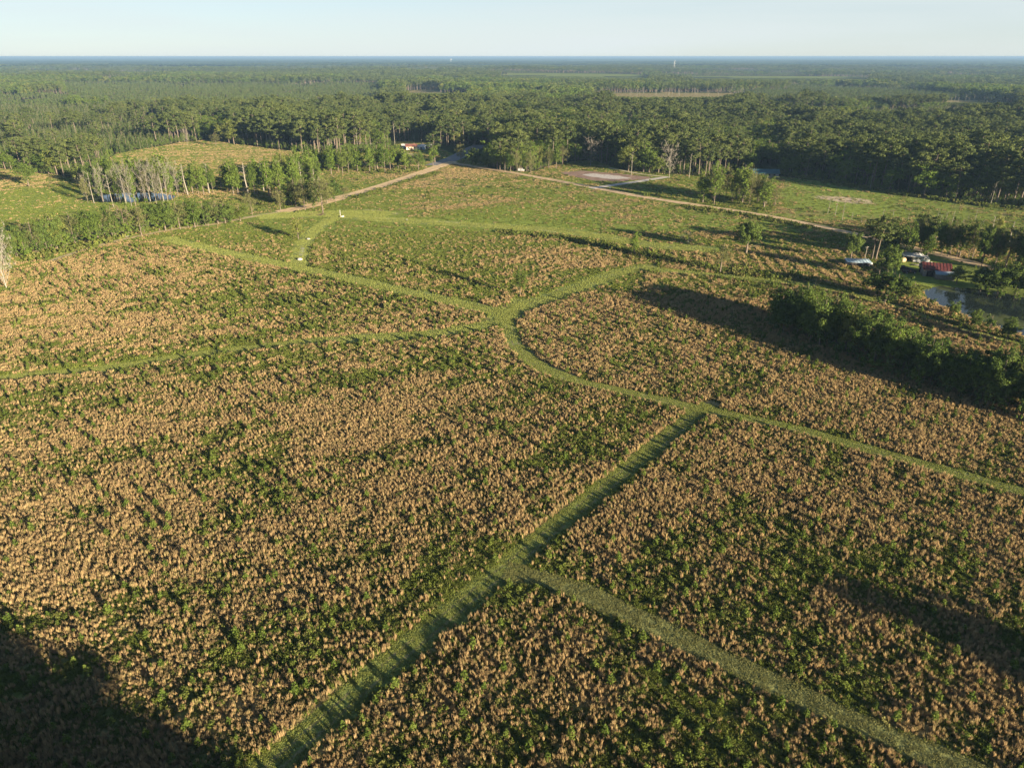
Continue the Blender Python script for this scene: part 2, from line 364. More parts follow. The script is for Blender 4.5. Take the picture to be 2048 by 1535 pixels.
# ------------------------------------------------------------------ ground sheet
def axis(lo, hi, step, far, n):
    core = np.arange(lo, hi+.1, step)
    g = np.geomspace(1, (far-hi)/step+1, n)[1:]
    up = hi + (g-1)*step*1.0
    g2 = np.geomspace(1, (far+lo if lo > 0 else far+lo)/step+1, n)[1:]
    dn = lo - (g2-1)*step
    return np.concatenate([dn[::-1], core, up])
xs = axis(-420, 420, 2.5, 40000, 90)
ys = np.concatenate([-np.geomspace(60, 6000, 12)[::-1], np.arange(-40, 720, 2.5), 720+np.geomspace(3, 44000, 170)])
X, Y = np.meshgrid(xs, ys); X = X.ravel(); Y = Y.ravel()
Z = terrain(X, Y)
nx, ny = len(xs), len(ys)
ii = (np.arange(ny-1)[:, None]*nx + np.arange(nx-1)[None, :]).ravel()
F = np.stack([ii, ii+1, ii+nx+1, ii+nx], 1)
# gentle small relief in the open land
Z = Z + .0
me = mesh_np('ground', np.stack([X, Y, Z], 1), F, [M['ground']], smooth_=True)
t_, g_ = cover(X, Y)
near = (Y > 20) & (Y < 900)
s_ = np.where(near, straw_prob(X, Y, t_), 0)
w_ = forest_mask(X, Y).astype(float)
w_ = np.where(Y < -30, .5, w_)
bare = np.zeros_like(X)
PX, PY = P(X, Y)
for cx, cy, rx, ry, k in CLEARINGS:
    e = ((PX-cx)/rx)**2 + ((PY-cy)/ry)**2 < 1
    s_ = np.where(e & (k == 'tan'), 1, s_); s_ = np.where(e & (k != 'tan'), .2, s_); g_ = np.where(e & (k != 'tan'), .5, g_)
for px, py, rx, ry in ((1690,400,72,6),(760,424,42,3.5),(600,490,14,2),(1850,470,14,8),(1870,482,20,5),(1700,398,50,4)):
    e = 1-((PX-px)/rx)**2-((PY-py-(PX-px)*.11)/ry)**2 + .9*(fbm(X/5, Y/9)-.5)
    bare = np.maximum(bare, sstep(0, .7, e))
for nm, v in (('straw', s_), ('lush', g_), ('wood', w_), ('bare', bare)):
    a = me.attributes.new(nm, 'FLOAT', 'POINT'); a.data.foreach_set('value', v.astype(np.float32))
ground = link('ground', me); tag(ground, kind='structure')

# ------------------------------------------------------------------ paths, roads and ponds
def strip(name, pts, hw, z, mat, label=None):
    n = len(pts); V = []; Fc = []
    p = np.array(pts); tg = np.gradient(p, axis=0); tg /= np.linalg.norm(tg, axis=1)[:, None]+1e-9
    nr = np.stack([-tg[:, 1], tg[:, 0]], 1)
    cols = 9; TT = []
    for i in range(n):
        for k in range(cols):
            f = -1+2*k/(cols-1)
            j = 0
            if k in (0, cols-1): j = (vnoise(np.float64(i*.7+k*9.), np.float64(hw*7))-.5)*.5*hw**.5
            q = p[i] + nr[i]*(f*hw + j)
            V.append((q[0], q[1], z + .03*(1-abs(f)))); TT.append(f*hw)
    for i in range(n-1):
        for k in range(cols-1):
            a = i*cols+k; Fc.append((a, a+1, a+cols+1, a+cols))
    o = link(name, mesh_np(name, V, Fc, [mat], TT)); tag(o, kind='structure'); return o
for nm, pts, hw, z, mt in TRAILS: strip(nm, pts, hw, z, M[mt])

def sheet(name, pts, z, mat, wob=.6):
    pts = [np.array(p) for p in pts]; dense = []
    for a, b in zip(pts, pts[1:]+pts[:1]):
        n = max(2, int(np.linalg.norm(b-a)/3))
        for k in range(n): dense.append(a+(b-a)*k/n)
    c = sum(dense)/len(dense); V = [(c[0], c[1], z)]
    for i, q in enumerate(dense):
        d = q-c; d = d/np.linalg.norm(d); j = (random.random()-.5)*wob
        V.append((q[0]+d[0]*j, q[1]+d[1]*j, z))
    n = len(dense); Fc = [(0, 1+i, 1+(i+1) % n) for i in range(n)]
    return link(name, mesh_np(name, V, Fc, [mat]))
def water(name, algae):
    m, n, out = newmat(name); L = n.links.new; N = n.nodes.new
    ge = N('ShaderNodeNewGeometry'); no = N('ShaderNodeTexNoise'); no.inputs['Scale'].default_value = .06; no.inputs['Detail'].default_value = 5
    mp = N('ShaderNodeMapping'); mp.inputs['Scale'].default_value = (1, .6, 1)
    L(ge.outputs['Position'], mp.inputs[0]); L(mp.outputs[0], no.inputs['Vector'])
    w = N('ShaderNodeBsdfPrincipled'); w.inputs['Base Color'].default_value = (.015,.022,.02,1); w.inputs['Roughness'].default_value = .05
    w.inputs['IOR'].default_value = 1.33
    wv = N('ShaderNodeTexNoise'); wv.inputs['Scale'].default_value = 1.2; bu = N('ShaderNodeBump'); bu.inputs['Distance'].default_value = .01
    L(ge.outputs['Position'], wv.inputs['Vector']); L(wv.outputs[0], bu.inputs['Height']); L(bu.outputs[0], w.inputs['Normal'])
    al = N('ShaderNodeBsdfPrincipled'); al.inputs['Base Color'].default_value = (.07,.085,.03,1); al.inputs['Roughness'].default_value = .7; al.inputs['Specular IOR Level'].default_value = .1
    mr = N('ShaderNodeMapRange'); mr.inputs[1].default_value = .62-algae*.25; mr.inputs[2].default_value = .70-algae*.25
    L(no.outputs[0], mr.inputs[0]); ms = N('ShaderNodeMixShader'); L(mr.outputs[0], ms.inputs[0]); L(w.outputs[0], ms.inputs[1]); L(al.outputs[0], ms.inputs[2])
    L(ms.outputs[0], out.inputs[0]); return m
tag(sheet('pond_water', POND1, .05, water('pond_water', .1)), kind='structure')
tag(sheet('pond_water', POND2, .05, water('algae_pond_water', .22)), kind='structure')
tag(sheet('bare_soil', gp([(1120,346),(1160,341),(1230,347),(1300,354),(1300,358),(1240,364),(1190,362),(1150,354)]), .09, M['brownsoil'], 3), kind='structure')
tag(sheet('chalk_patch', gp([(1162,349),(1185,347),(1240,352),(1262,357),(1230,359),(1190,355)]), .12, M['chalk'], 2), kind='structure')
tag(sheet('mulch_ring', gp([(620,427),(640,425),(655,428),(650,431),(630,432),(618,430)]), .16, M['mulch'], 1), kind='structure')

# ------------------------------------------------------------------ plant building
def tube(path, radii, n=5):
    path = np.asarray(path, float); V = []; Fc = []
    for i, (p, r) in enumerate(zip(path, radii)):
        d = path[min(i+1, len(path)-1)]-path[max(i-1, 0)]; d = d/(np.linalg.norm(d)+1e-9)
        a = np.cross(d, (0.3, 1, .1)); a /= np.linalg.norm(a); b = np.cross(d, a)
        for k in range(n):
            t = 2*math.pi*k/n; V.append(p + r*(math.cos(t)*a+math.sin(t)*b))
    for i in range(len(path)-1):
        for k in range(n):
            Fc.append((i*n+k, i*n+(k+1) % n, (i+1)*n+(k+1) % n, (i+1)*n+k))
    return np.array(V), np.array(Fc)
def merge(parts):
    V = []; Fc = []; o = 0
    for v, f in parts:
        V.append(v); Fc.append(f+o); o += len(v)
    return np.concatenate(V), np.concatenate(Fc)
def cloud(r, centers, radii, n, size, flat=.75, up=.35):
    """leaf faces spread through clumps"""
    cs = np.repeat(centers, n, 0); rs = np.repeat(radii, n); k = len(cs)
    d = r.normal(size=(k, 3)); d /= np.linalg.norm(d, axis=1)[:, None]
    p = cs + d*(rs*r.random(k)**.45)[:, None]*np.array([1, 1, flat])
    nrm = d + r.normal(size=(k, 3))*.55 + np.array([0, 0, up]); nrm /= np.linalg.norm(nrm, axis=1)[:, None]
    u = np.cross(nrm, r.normal(size=(k, 3))); u /= np.linalg.norm(u, axis=1)[:, None]; v = np.cross(nrm, u)
    s = (size*(.6+.8*r.random(k)))[:, None]
    V = np.stack([p-u*s*.5, p-v*s*.33, p+u*s*.5, p+v*s*.33], 1).reshape(-1, 3)
    tint = np.repeat(np.clip(np.repeat(r.random(len(centers)), n)*.7+.3*r.random(k), 0, 1), 4)
    return V, np.arange(4*k).reshape(-1, 4), tint
def limbs(r, h, z0, z1, nl, spread, rise, tr, sub=2, bend=.12, rb=.35, nside=4):
    """trunk and limbs; returns tubes and tips"""
    nseg = 6; lean = r.normal(size=2)*.03*h
    tp = [np.array([lean[0]*(i/nseg)**2+r.normal()*bend*.15, lean[1]*(i/nseg)**2+r.normal()*bend*.15, h*.92*i/nseg]) for i in range(nseg+1)]
    parts = [tube(tp, [tr*(1-.8*i/nseg)+.02 for i in range(nseg+1)], 6)]; tips = [tp[-1]]
    tpa = np.array(tp)
    for i in range(nl):
        z = z0+(z1-z0)*(i+.5*r.random())/nl; f = z/(h*.92)
        b = np.array([np.interp(z, tpa[:, 2], tpa[:, 0]), np.interp(z, tpa[:, 2], tpa[:, 1]), z])
        a = i*2.4+r.random()*.9; ln = spread*(.65+.5*r.random())*math.sin(math.pi*min(.93, .28+.6*(z-z0)/(z1-z0+.01)))**.7
        e = b + np.array([math.cos(a)*ln, math.sin(a)*ln, rise*ln*(.6+.6*r.random())])
        m_ = (b+e)/2 + r.normal(size=3)*ln*bend - np.array([0, 0, .06*ln])
        r0 = tr*rb*(1-.6*f)+.015
        parts.append(tube([b, m_, e], [r0, r0*.6, r0*.2], nside)); tips.append(e); tips.append(m_*.5+e*.5+r.normal(size=3)*ln*.1)
        for s in range(sub):
            q = m_*(.4+.2*s)+e*(.6-.2*s); e2 = q + (e-b)*.35 + r.normal(size=3)*ln*.28
            parts.append(tube([q, e2], [r0*.4, r0*.1], 3)); tips.append(e2)
    return merge(parts), np.array(tips)
PROTO = {}     # kind -> list of (height, trunk mesh, crown mesh, merged mesh)
def reg(kind, h, trunk, crown, tint, leaf, bark):
    tm = mesh_np(kind+'_trunk', trunk[0], trunk[1], [bark])
    cm = mesh_np(kind+'_crown', crown[0], crown[1], [leaf], tint) if crown is not None else None
    if crown is not None:
        V = np.concatenate([trunk[0], crown[0]]); Fc = np.concatenate([trunk[1], crown[1]+len(trunk[0])])
        mm = mesh_np(kind, V, Fc, [bark, leaf], np.concatenate([np.zeros(len(trunk[0])), tint]), [0]*len(trunk[1])+[1]*len(crown[1]))
    else: mm = tm
    PROTO.setdefault(kind, []).append((h, tm, cm, mm))

r = np.random.default_rng(11)
def make_oak(kind, leaf, bark, h=12, w=.42, base=.07, ncl=80, nl=100, size=.46, flat=.8):
    (tr, tips) = limbs(r, h, h*.16, h*.85, 9, h*w*.8, .45, h*(.034 if kind == 'parkoak' else .017), 2)
    k = ncl; d = r.normal(size=(k, 3)); d /= np.linalg.norm(d, axis=1)[:, None]; d[:, 2] = d[:, 2]*.95+.05
    rr = r.random(k)**.4; lob = 1+.22*np.sin(3*np.arctan2(d[:, 1], d[:, 0])+r.random()*6)+.15*r.normal(size=k)
    c = d*rr[:, None]*lob[:, None]*np.array([h*w*.85, h*w*.85, h*(1-base)*.42]) + np.array([0, 0, h*(base+(1-base)*.5)])
    c[:, 2] = np.clip(c[:, 2], h*base, h*.97)
    rad = h*.085*(.7+.8*r.random(k)); V, Fc, tint = cloud(r, c, rad, nl, size, flat)
    reg(kind, h, tr, (V, Fc), tint, leaf, bark)
for _ in range(5): make_oak('oak', M['dark'], M['bark'])
for _ in range(2): make_oak('parkoak', M['dark'], M['bark'], base=.27, w=.42, ncl=80, nl=110, size=.45)
for _ in range(4): make_oak('hardwood', M['hard'], M['bark'], h=14, w=.30, base=.12, ncl=52, nl=55, size=.5)
for _ in range(3): make_oak('lime', M['lime'], M['bark'], h=13, w=.27, base=.15, ncl=40, nl=50, size=.5)
for _ in range(3): make_oak('column', M['lime'], M['bark'], h=13, w=.15, base=.03, ncl=40, nl=45, size=.5)
for _ in range(3): make_oak('hazy', M['haze_leaf'], M['bark'], h=12, w=.36, base=.12, ncl=60, nl=30, size=.34)
for _ in range(4): make_oak('bush', M['dark'], M['bark'], h=4, w=.55, base=.02, ncl=26, nl=45, size=.30)
for _ in range(2): make_oak('limebush', M['lime'], M['bark'], h=4, w=.5, base=.02, ncl=26, nl=45, size=.30)
def make_pine(kind, h=22, low=.5, spread=3.3, nl=15, n=48, size=.62, leaf=None, cr=1.35):
    (tr, tips) = limbs(r, h, h*low, h*.93, nl, spread, .28, h*.013, 1, .1, .3)
    tips = np.concatenate([tips, [[0, 0, h*.96]], tips[:6]*np.array([.5, .5, 1])+np.array([0, 0, .6])])
    V, Fc, tint = cloud(r, tips, cr*(.6+.7*r.random(len(tips))), n, size, .55, .5)
    reg(kind, h, tr, (V, Fc), tint, leaf or M['pine'], M['bark'])
for q in range(5): make_pine('pine', low=.45+.03*q, spread=3.7+.4*(q % 3))
def make_conical(kind, leaf, h=8, w=.22, levels=9, n=22, size=.34):
    tr = tube([(0, 0, 0), (0, 0, h)], [h*.015+.02, .02], 5); cs = []; rd = []
    for i in range(levels):
        f = i/levels; z = h*(.1+.86*f); ra = h*w*(1-f)**.8*(.85+.3*r.random())
        k = max(2, int(6*(1-f)+1))
        for j in range(k):
            a = 6.283*j/k+i*1.3+r.random()*.6; cs.append((math.cos(a)*ra*.7, math.sin(a)*ra*.7, z-.1*ra)); rd.append(.35*ra+.12)
    V, Fc, tint = cloud(r, np.array(cs), np.array(rd), n, size, .6)
    reg(kind, h, tr, (V, Fc), tint, leaf, M['bark'])
for _ in range(3): make_conical('conical', M['pine2'])
def make_bare(kind, bark, h=11, nl=13, spread=4.0, z0=.12, rise=.9, leaf=None, n=0):
    parts = []; (tv, tips) = limbs(r, h, h*z0, h*.9, nl, spread, rise, h*.0125, 4, .14, .5)
    tw = []
    for t in tips[1:]:
        for s in range(5):
            e = t + r.normal(size=3)*np.array([.9, .9, .6])*h*.07 + np.array([0, 0, h*.05]); tw.append(tube([t, e], [.035, .012], 3))
    br = merge(tw); br = (br[0], br[1])
    tm = mesh_np(kind+'_trunk', tv[0], tv[1], [bark]); cm = mesh_np(kind+'_twigs', br[0], br[1], [bark])
    V, Fc = merge([tv, br]); PROTO.setdefault(kind, []).append((h, tm, cm, mesh_np(kind, V, Fc, [bark])))
for _ in range(3): make_bare('bare', M['palebark'])
for _ in range(2): make_bare('deadtree', M['darkbark'], h=11, nl=7, spread=2.6, z0=.45, rise=.6)
M['silver'] = surfmat('silver_bark', (.22,.205,.17), (.36,.34,.28), 1.5)
for _ in range(2): make_bare('silverbush', M['silver'], h=8, nl=22, spread=4.2, z0=.03, rise=1.6)
for q in range(3):
    hh = 12; nb = 3+q
    ps = [tube([(0, 0, 0), (.15*q, .1, hh*.5), (.3*r.random(), .3*r.random(), hh)], [.17, .12, .05], 6)]
    tw = []
    for k in range(nb+5):
        z = hh*(.4+.55*r.random()); a = r.random()*6.28; l_ = .6+1.2*r.random()
        tw.append(tube([(0.1, .1, z), (math.cos(a)*l_, math.sin(a)*l_, z+.7*l_)], [.08, .02], 4))
    V0 = merge(ps); V1 = merge(tw)
    tm = mesh_np('snag_trunk', V0[0], V0[1], [M['palebark']]); cm = mesh_np('snag_branches', V1[0], V1[1], [M['palebark']])
    V, Fc = merge([V0, V1]); PROTO.setdefault('snag', []).append((hh, tm, cm, mesh_np('snag', V, Fc, [M['palebark']])))
# light versions for the far woods
def far_tree(kind, h, leaf, w, base, ncl, nl, size, bark=True):
    tr = tube([(0, 0, 0), (0, 0, h*.8)], [h*.016, .08], 4)
    d = r.normal(size=(ncl, 3)); d /= np.linalg.norm(d, axis=1)[:, None]
    c = d*(r.random(ncl)**.45)[:, None]*np.array([h*w*.8, h*w*.8, h*(1-base)*.42])+np.array([0, 0, h*(base+(1-base)*.52)])
    V, Fc, tint = cloud(r, c, h*.085*(.7+.7*r.random(ncl)), nl, size, .8, .5)
    reg(kind, h, tr, (V, Fc), tint, leaf, M['bark'])
for _ in range(4): far_tree('farpine', 21, M['pine'], .15, .48, 16, 12, 1.15)
for _ in range(4): far_tree('farhard', 18, M['hard'], .25, .25, 18, 13, 1.4)
for _ in range(3): far_tree('farplant', 11, M['pine2'], .17, .15, 10, 10, .9)

# ------------------------------------------------------------------ scattering of uncountable stuff
def scatter(name, protos, x, y, z, rot, scl, idx, label=None):
    col = bpy.data.collections.new(name+'_kinds')
    for i, me_ in enumerate(protos):
        o = bpy.data.objects.new('%s_%02d' % (name, i), me_); col.objects.link(o)
    k = len(x); me_ = bpy.data.meshes.new(name); me_.vertices.add(k)
    me_.vertices.foreach_set('co', np.stack([x, y, z], 1).astype(np.float32).ravel())
    a = me_.attributes.new('rot', 'FLOAT_VECTOR', 'POINT'); a.data.foreach_set('vector', rot.astype(np.float32).ravel())
    a = me_.attributes.new('scl', 'FLOAT_VECTOR', 'POINT'); a.data.foreach_set('vector', scl.astype(np.float32).ravel())
    a = me_.attributes.new('pick', 'INT', 'POINT'); a.data.foreach_set('value', idx.astype(np.int32))
    o = link(name, me_)
    ng = bpy.data.node_groups.new(name+'_scatter', 'GeometryNodeTree')
    ng.interface.new_socket('Geometry', in_out='INPUT', socket_type='NodeSocketGeometry')
    ng.interface.new_socket('Geometry', in_out='OUTPUT', socket_type='NodeSocketGeometry')
    N = ng.nodes.new; L = ng.links.new
    gi = N('NodeGroupInput'); go = N('NodeGroupOutput'); ip = N('GeometryNodeInstanceOnPoints'); ci = N('GeometryNodeCollectionInfo')
    ci.inputs['Collection'].default_value = col; ci.inputs['Separate Children'].default_value = True; ci.inputs['Reset Children'].default_value = True
    def na(nm, ty):
        q = N('GeometryNodeInputNamedAttribute'); q.data_type = ty; q.inputs['Name'].default_value = nm; return q.outputs[0]
    L(gi.outputs[0], ip.inputs['Points']); L(ci.outputs[0], ip.inputs['Instance']); ip.inputs['Pick Instance'].default_value = True
    L(na('pick', 'INT'), ip.inputs['Instance Index']); L(na('rot', 'FLOAT_VECTOR'), ip.inputs['Rotation']); L(na('scl', 'FLOAT_VECTOR'), ip.inputs['Scale'])
    L(ip.outputs[0], go.inputs[0])
    md = o.modifiers.new('scatter', 'NODES'); md.node_group = ng
    tag(o, label, None, None, 'stuff'); return o

def blades(r, n, spots, rad, h, lean, w, droop=.0):
    """upright blades in tufts: n per spot"""
    V = []; 
    cs = np.repeat(np.array(spots), n, 0); k = len(cs)
    a = r.random(k)*6.283; rr = rad*r.random(k)**.7
    b = np.stack([cs[:, 0]+np.cos(a)*rr, cs[:, 1]+np.sin(a)*rr, np.zeros(k)-.02], 1)
    hh = h*(.55+.5*r.random(k)); l_ = lean*r.random(k)
    tip = b+np.stack([np.cos(a)*l_, np.sin(a)*l_, hh], 1)
    t = r.random(k)*6.283; wv = np.stack([np.cos(t), np.sin(t), np.zeros(k)], 1)*w*.5
    mid = b*.45+tip*.55+np.array([0, 0, .08])*h
    V = np.stack([b-wv*.8, b+wv*.8, mid+wv*1.2, tip], 1)
    V2 = np.stack([b-wv*.8, mid+wv*1.2, tip, mid-wv*1.2], 1)
    Vv = np.stack([b-wv*.7, b+wv*.7, mid+wv*1.3, tip, mid-wv*1.3], 1).reshape(-1, 3)
    i0 = np.arange(k)*5
    F3 = np.concatenate([np.stack([i0, i0+1, i0+2], 1), np.stack([i0, i0+2, i0+4], 1), np.stack([i0+4, i0+2, i0+3], 1)])
    tint = np.repeat(np.clip(.6*np.repeat(r.random(len(spots)), n)+.4*r.random(k), 0, 1), 5)
    return Vv, F3, tint
def spots(r, n, R):
    a = r.random(n)*6.283; q = R*r.random(n)**.5; return np.stack([np.cos(a)*q, np.sin(a)*q], 1)
near_straw = [mesh_np('straw_tuft', *blades(r, 26, [(0, 0), (.22, .1)], .15, 1.0, .34, .06)[:2], [M['straw']], None) for _ in range(1)]
def bl(name, mat, *a):
    V, Fc, t = blades(*a); return mesh_np(name, V, Fc, [mat], t)
near_straw = [bl('straw_tuft', M['straw'], r, 17, spots(r, 1+(_ % 2), .2), .07, .98, .20, .036) for _ in range(6)] + [bl('dry_weed', M['dryweed'], r, 12, spots(r, 2, .24), .08, .7, .25, .04) for _ in range(3)]
near_green = [bl('green_tuft', M['greengrass'], r, 16, spots(r, 2, .25), .14, .5, .34, .06) for _ in range(4)] + [bl('weed_tuft', M['scrub'], r, 14, spots(r, 2, .28), .18, .42, .40, .09) for _ in range(3)]
mid_straw = [bl('straw_patch', M['straw'], r, 11, spots(r, 4, .55), .09, .92, .22, .065) for _ in range(6)] + [bl('dry_weed_patch', M['dryweed'], r, 9, spots(r, 4, .55), .13, .6, .3, .08) for _ in range(4)]
mid_green = [bl('green_patch', M['greengrass'], r, 10, spots(r, 4, .6), .2, .5, .4, .14) for _ in range(4)]
far_straw = [bl('straw_far', M['straw'] if _ < 3 else M['dryweed'], r, 8, spots(r, 6, .95), .14, .6, .26, .12) for _ in range(6)]
far_green = [bl('green_far', M['greengrass'], r, 6, spots(r, 6, .95), .25, .4, .4, .2) for _ in range(4)]
def low_bush(name, mat, R, h, ncl, nl, size):
    k = ncl; c = np.stack([r.normal(size=k)*R*.5, r.normal(size=k)*R*.5, h*(.25+.5*r.random(k))], 1)
    V, Fc, t = cloud(r, c, h*.35*(.7+.6*r.random(k)), nl, size, .8); return mesh_np(name, V, Fc, [mat], t)
scrubs = [low_bush('scrub', M['scrub'], .55, .75, 7, 12, .17) for _ in range(5)]
far_scrubs = [low_bush('scrub_far', M['scrub'], 1.5, 1.1, 9, 12, .42) for _ in range(4)]
def sap(name, h):
    cs = []; rd = []
    for i in range(7):
        f = i/7; ra = .30*h*(1-f*.85)*(.5+.5*math.sin(min(1, f*4+.4)*1.57))
        for j in range(3 if f < .7 else 1):
            a = j*2.1+i*1.1; cs.append((math.cos(a)*ra*.55, math.sin(a)*ra*.55, h*(.18+.8*f))); rd.append(.4*ra+.07)
    V, Fc, t = cloud(r, np.array(cs), np.array(rd), 11, .20, .9)
    tr = tube([(0, 0, 0), (0, 0, h*.8)], [.025, .01], 4)
    VV = np.concatenate([V, tr[0]]); FF = np.concatenate([Fc, tr[1]+len(V)])
    return mesh_np(name, VV, FF, [M['sapling'], M['bark']], np.concatenate([t, np.zeros(len(tr[0]))]), [0]*len(Fc)+[1]*len(tr[1]))
saps = [sap('young_pine', 1.7) for _ in range(5)]

def on_path(x, y, extra=0.):
    m = np.zeros(x.shape, bool)
    for nm, pts, hw, z, mt in TRAILS:
        p = np.array(pts); lo = p.min(0)-hw-6; hi = p.max(0)+hw+6
        b = (x > lo[0]) & (x < hi[0]) & (y > lo[1]) & (y < hi[1])
        if b.any():
            ix = np.where(b)[0]; d = dist_poly(x[ix], y[ix], pts[::2]+[pts[-1]] if len(pts) > 30 else pts)
            m[ix] |= d < hw + extra + 1.1*(fbm(x[ix]/2.6, y[ix]/2.6, 2)-.5)*(2 if hw > 3 else 1)
    m |= in_poly(x, y, POND1) | in_poly(x, y, POND2) | in_poly(x, y, SOIL)
    return m
def wedge(n, y0, y1, margin=1.16):
    """random ground points in the stretch of land the view takes in"""
    y = y0 + (y1-y0)*r.random(int(n*1.6)); wmax = (y1*cp+H*sp)*1024/FPX*margin
    x = (r.random(len(y))*2-1)*wmax
    k = np.abs(x) < (y*cp+H*sp)*1024/FPX*margin + 6
    return x[k], y[k]
def area(y0, y1, margin=1.16): 
    return (y1-y0)*2*((y0+y1)/2*cp+H*sp)*1024/FPX*margin
SOIL = gp([(1120,346),(1160,341),(1230,347),(1300,354),(1300,358),(1240,364),(1190,362),(1150,354)])
YARD = gp([(1770,560),(1800,515),(1850,505),(1960,535),(2048,562),(2100,600),(1850,572)])
def open_land(x, y, extra=0.):
    return ~forest_mask(x, y) & ~on_path(x, y, extra)
def field(y0, y1, dens, straws, greens, nm, wfac=1.):
    n = int(area(y0, y1)*dens*1.05)
    wmax = (y1*cp+H*sp)*1024/FPX*1.16
    N_ = int((y1-y0)*2*wmax*dens)
    y = y0+(y1-y0)*r.random(N_); x = (r.random(N_)*2-1)*wmax
    k = (np.abs(x) < (y*cp+H*sp)*1024/FPX*1.16+6); x = x[k]; y = y[k]
    k = open_land(x, y, {'near': -.15, 'mid': .4, 'far': 1.3}[nm]); x = x[k]; y = y[k]
    t, g = cover(x, y); s = straw_prob(x, y, t)
    px, py = P(x, y)
    # raked rows near the lone oak
    rowz = (px > 1180) & (px < 1730) & (py > 478+(px-1180)*.045) & (py < 512+(px-1180)*.11)
    ph = np.sin((x-.12*y)*2*math.pi/4.6); s = np.where(rowz, np.where(ph > .35, .62, .05), s)
    isb = r.random(len(x)) < .05 + .80*s
    lawn = ((PYR := py) > 0) & (g > .72)
    yard = in_poly(x, y, YARD)
    k = (isb | (r.random(len(x)) < np.where(g > .6, .35, .8))) & ~yard & ~((px > 1570) & (py < 440) & (g > .6) & (r.random(len(x)) < .6))
    x, y, isb, g, s = x[k], y[k], isb[k], g[k], s[k]
    hs = .65+.6*r.random(len(x)); hs *= .55+.9*fbm(x/7, y/7, 3)
    w = .8+.5*r.random(len(x))
    far_low = np.where(y > 300, .75, 1.)
    out = []
    for nme, sel, pr in (('straw_grass', isb, straws), ('green_weeds', ~isb, greens)):
        xx, yy = x[sel], y[sel]; k = len(xx)
        h_ = hs[sel]*far_low[sel]
        rot = np.stack([r.normal(size=k)*.06, r.normal(size=k)*.06, r.random(k)*6.283], 1)
        scatter(nme, pr, xx, yy, np.zeros(k), rot, np.stack([w[sel], w[sel], h_], 1), r.integers(0, len(pr), k))
        out.append(k)
    return out
print('field near', field(42, 165, 8.5, near_straw, near_green, 'near'))
print('field mid', field(165, 330, 2.3, mid_straw, mid_green, 'mid'))
print('field far', field(330, 760, .6, far_straw, far_green, 'far'))

# short blades on the mown trails and lawns
stub = [bl('stubble', M['turf'], r, 1, spots(r, 20, .36), .02, .15, .12, .06) for _ in range(5)]
far_stub = [bl('stubble_far', M['turf'], r, 1, spots(r, 80, 2.0), .02, .22, .16, .17) for _ in range(4)]
dry_stub = [bl('dry_stubble', M['dryturf'], r, 1, spots(r, 22, .36), .02, .16, .16, .055) for _ in range(5)]
for nm, pts, hw, z, mt in TRAILS:
    if mt not in ('mown', 'dullmown', 'lawn'): continue
    p = np.array(pts); ds = np.linalg.norm(np.diff(p, axis=0), axis=1); ym = p[:, 1]
    X_, Y_ = [], []
    for a, b_, l_ in zip(p[:-1], p[1:], ds):
        far_ = (a[1] > 190); dn = .22 if far_ else 6.5
        n_ = int(l_*2*hw*dn*(1+r.random()*.3)+.5)
        if n_ <= 0: continue
        t__ = r.random(n_); nv = np.array([-(b_-a)[1], (b_-a)[0]])/l_; of = (r.random(n_)*2-1)*(hw-(.2 if hw < 3 else .8))
        if not far_: kp = (np.abs(np.abs(of)-.8) > .2) | (r.random(n_) < .3); t__ = t__[kp]; of = of[kp]
        X_.append(a[0]+(b_-a)[0]*t__+nv[0]*of); Y_.append(a[1]+(b_-a)[1]*t__+nv[1]*of)
    X_ = np.concatenate(X_); Y_ = np.concatenate(Y_); k = (Y_ > 40) & (np.abs(X_) < (Y_*cp+H*sp)*.86); X_ = X_[k]; Y_ = Y_[k]
    for sel, pr in ((Y_ <= 190, dry_stub if mt == 'dullmown' else stub), (Y_ > 190, far_stub)):
        n_ = int(sel.sum())
        if n_: 
            q = .8+.5*r.random(n_)
            scatter('mown_turf', pr, X_[sel], Y_[sel], np.full(n_, z), np.stack([np.zeros(n_), np.zeros(n_), r.random(n_)*6.28], 1), np.stack([q, q, q], 1), r.integers(0, len(pr), n_))

# low scrub
def scrub_layer(y0, y1, dens, pr, sc):
    wmax = (y1*cp+H*sp)*1024/FPX*1.16; N_ = int((y1-y0)*2*wmax*dens)
    y = y0+(y1-y0)*r.random(N_); x = (r.random(N_)*2-1)*wmax
    k = (np.abs(x) < (y*cp+H*sp)*1024/FPX*1.16+6); x = x[k]; y = y[k]
    k = open_land(x, y) & ~in_poly(x, y, YARD); x = x[k]; y = y[k]
    t, g = cover(x, y); s = straw_prob(x, y, t)
    clump = fbm(x/7+3, y/7, 3)
    p = (1-s)*(1-sstep(.45, .75, g))*sstep(.42, .6, clump)+.03*(g < .6)
    k = r.random(len(x)) < p; x = x[k]; y = y[k]; n = len(x)
    q = sc*(.6+.9*r.random(n))
    scatter('low_scrub', pr, x, y, np.zeros(n), np.stack([np.zeros(n), np.zeros(n), r.random(n)*6.28], 1), np.stack([q, q, q*(.7+.6*r.random(n))], 1), r.integers(0, len(pr), n))
    return n
print('scrub', scrub_layer(42, 200, .9, scrubs, 1.0), scrub_layer(200, 620, .12, far_scrubs, .9))

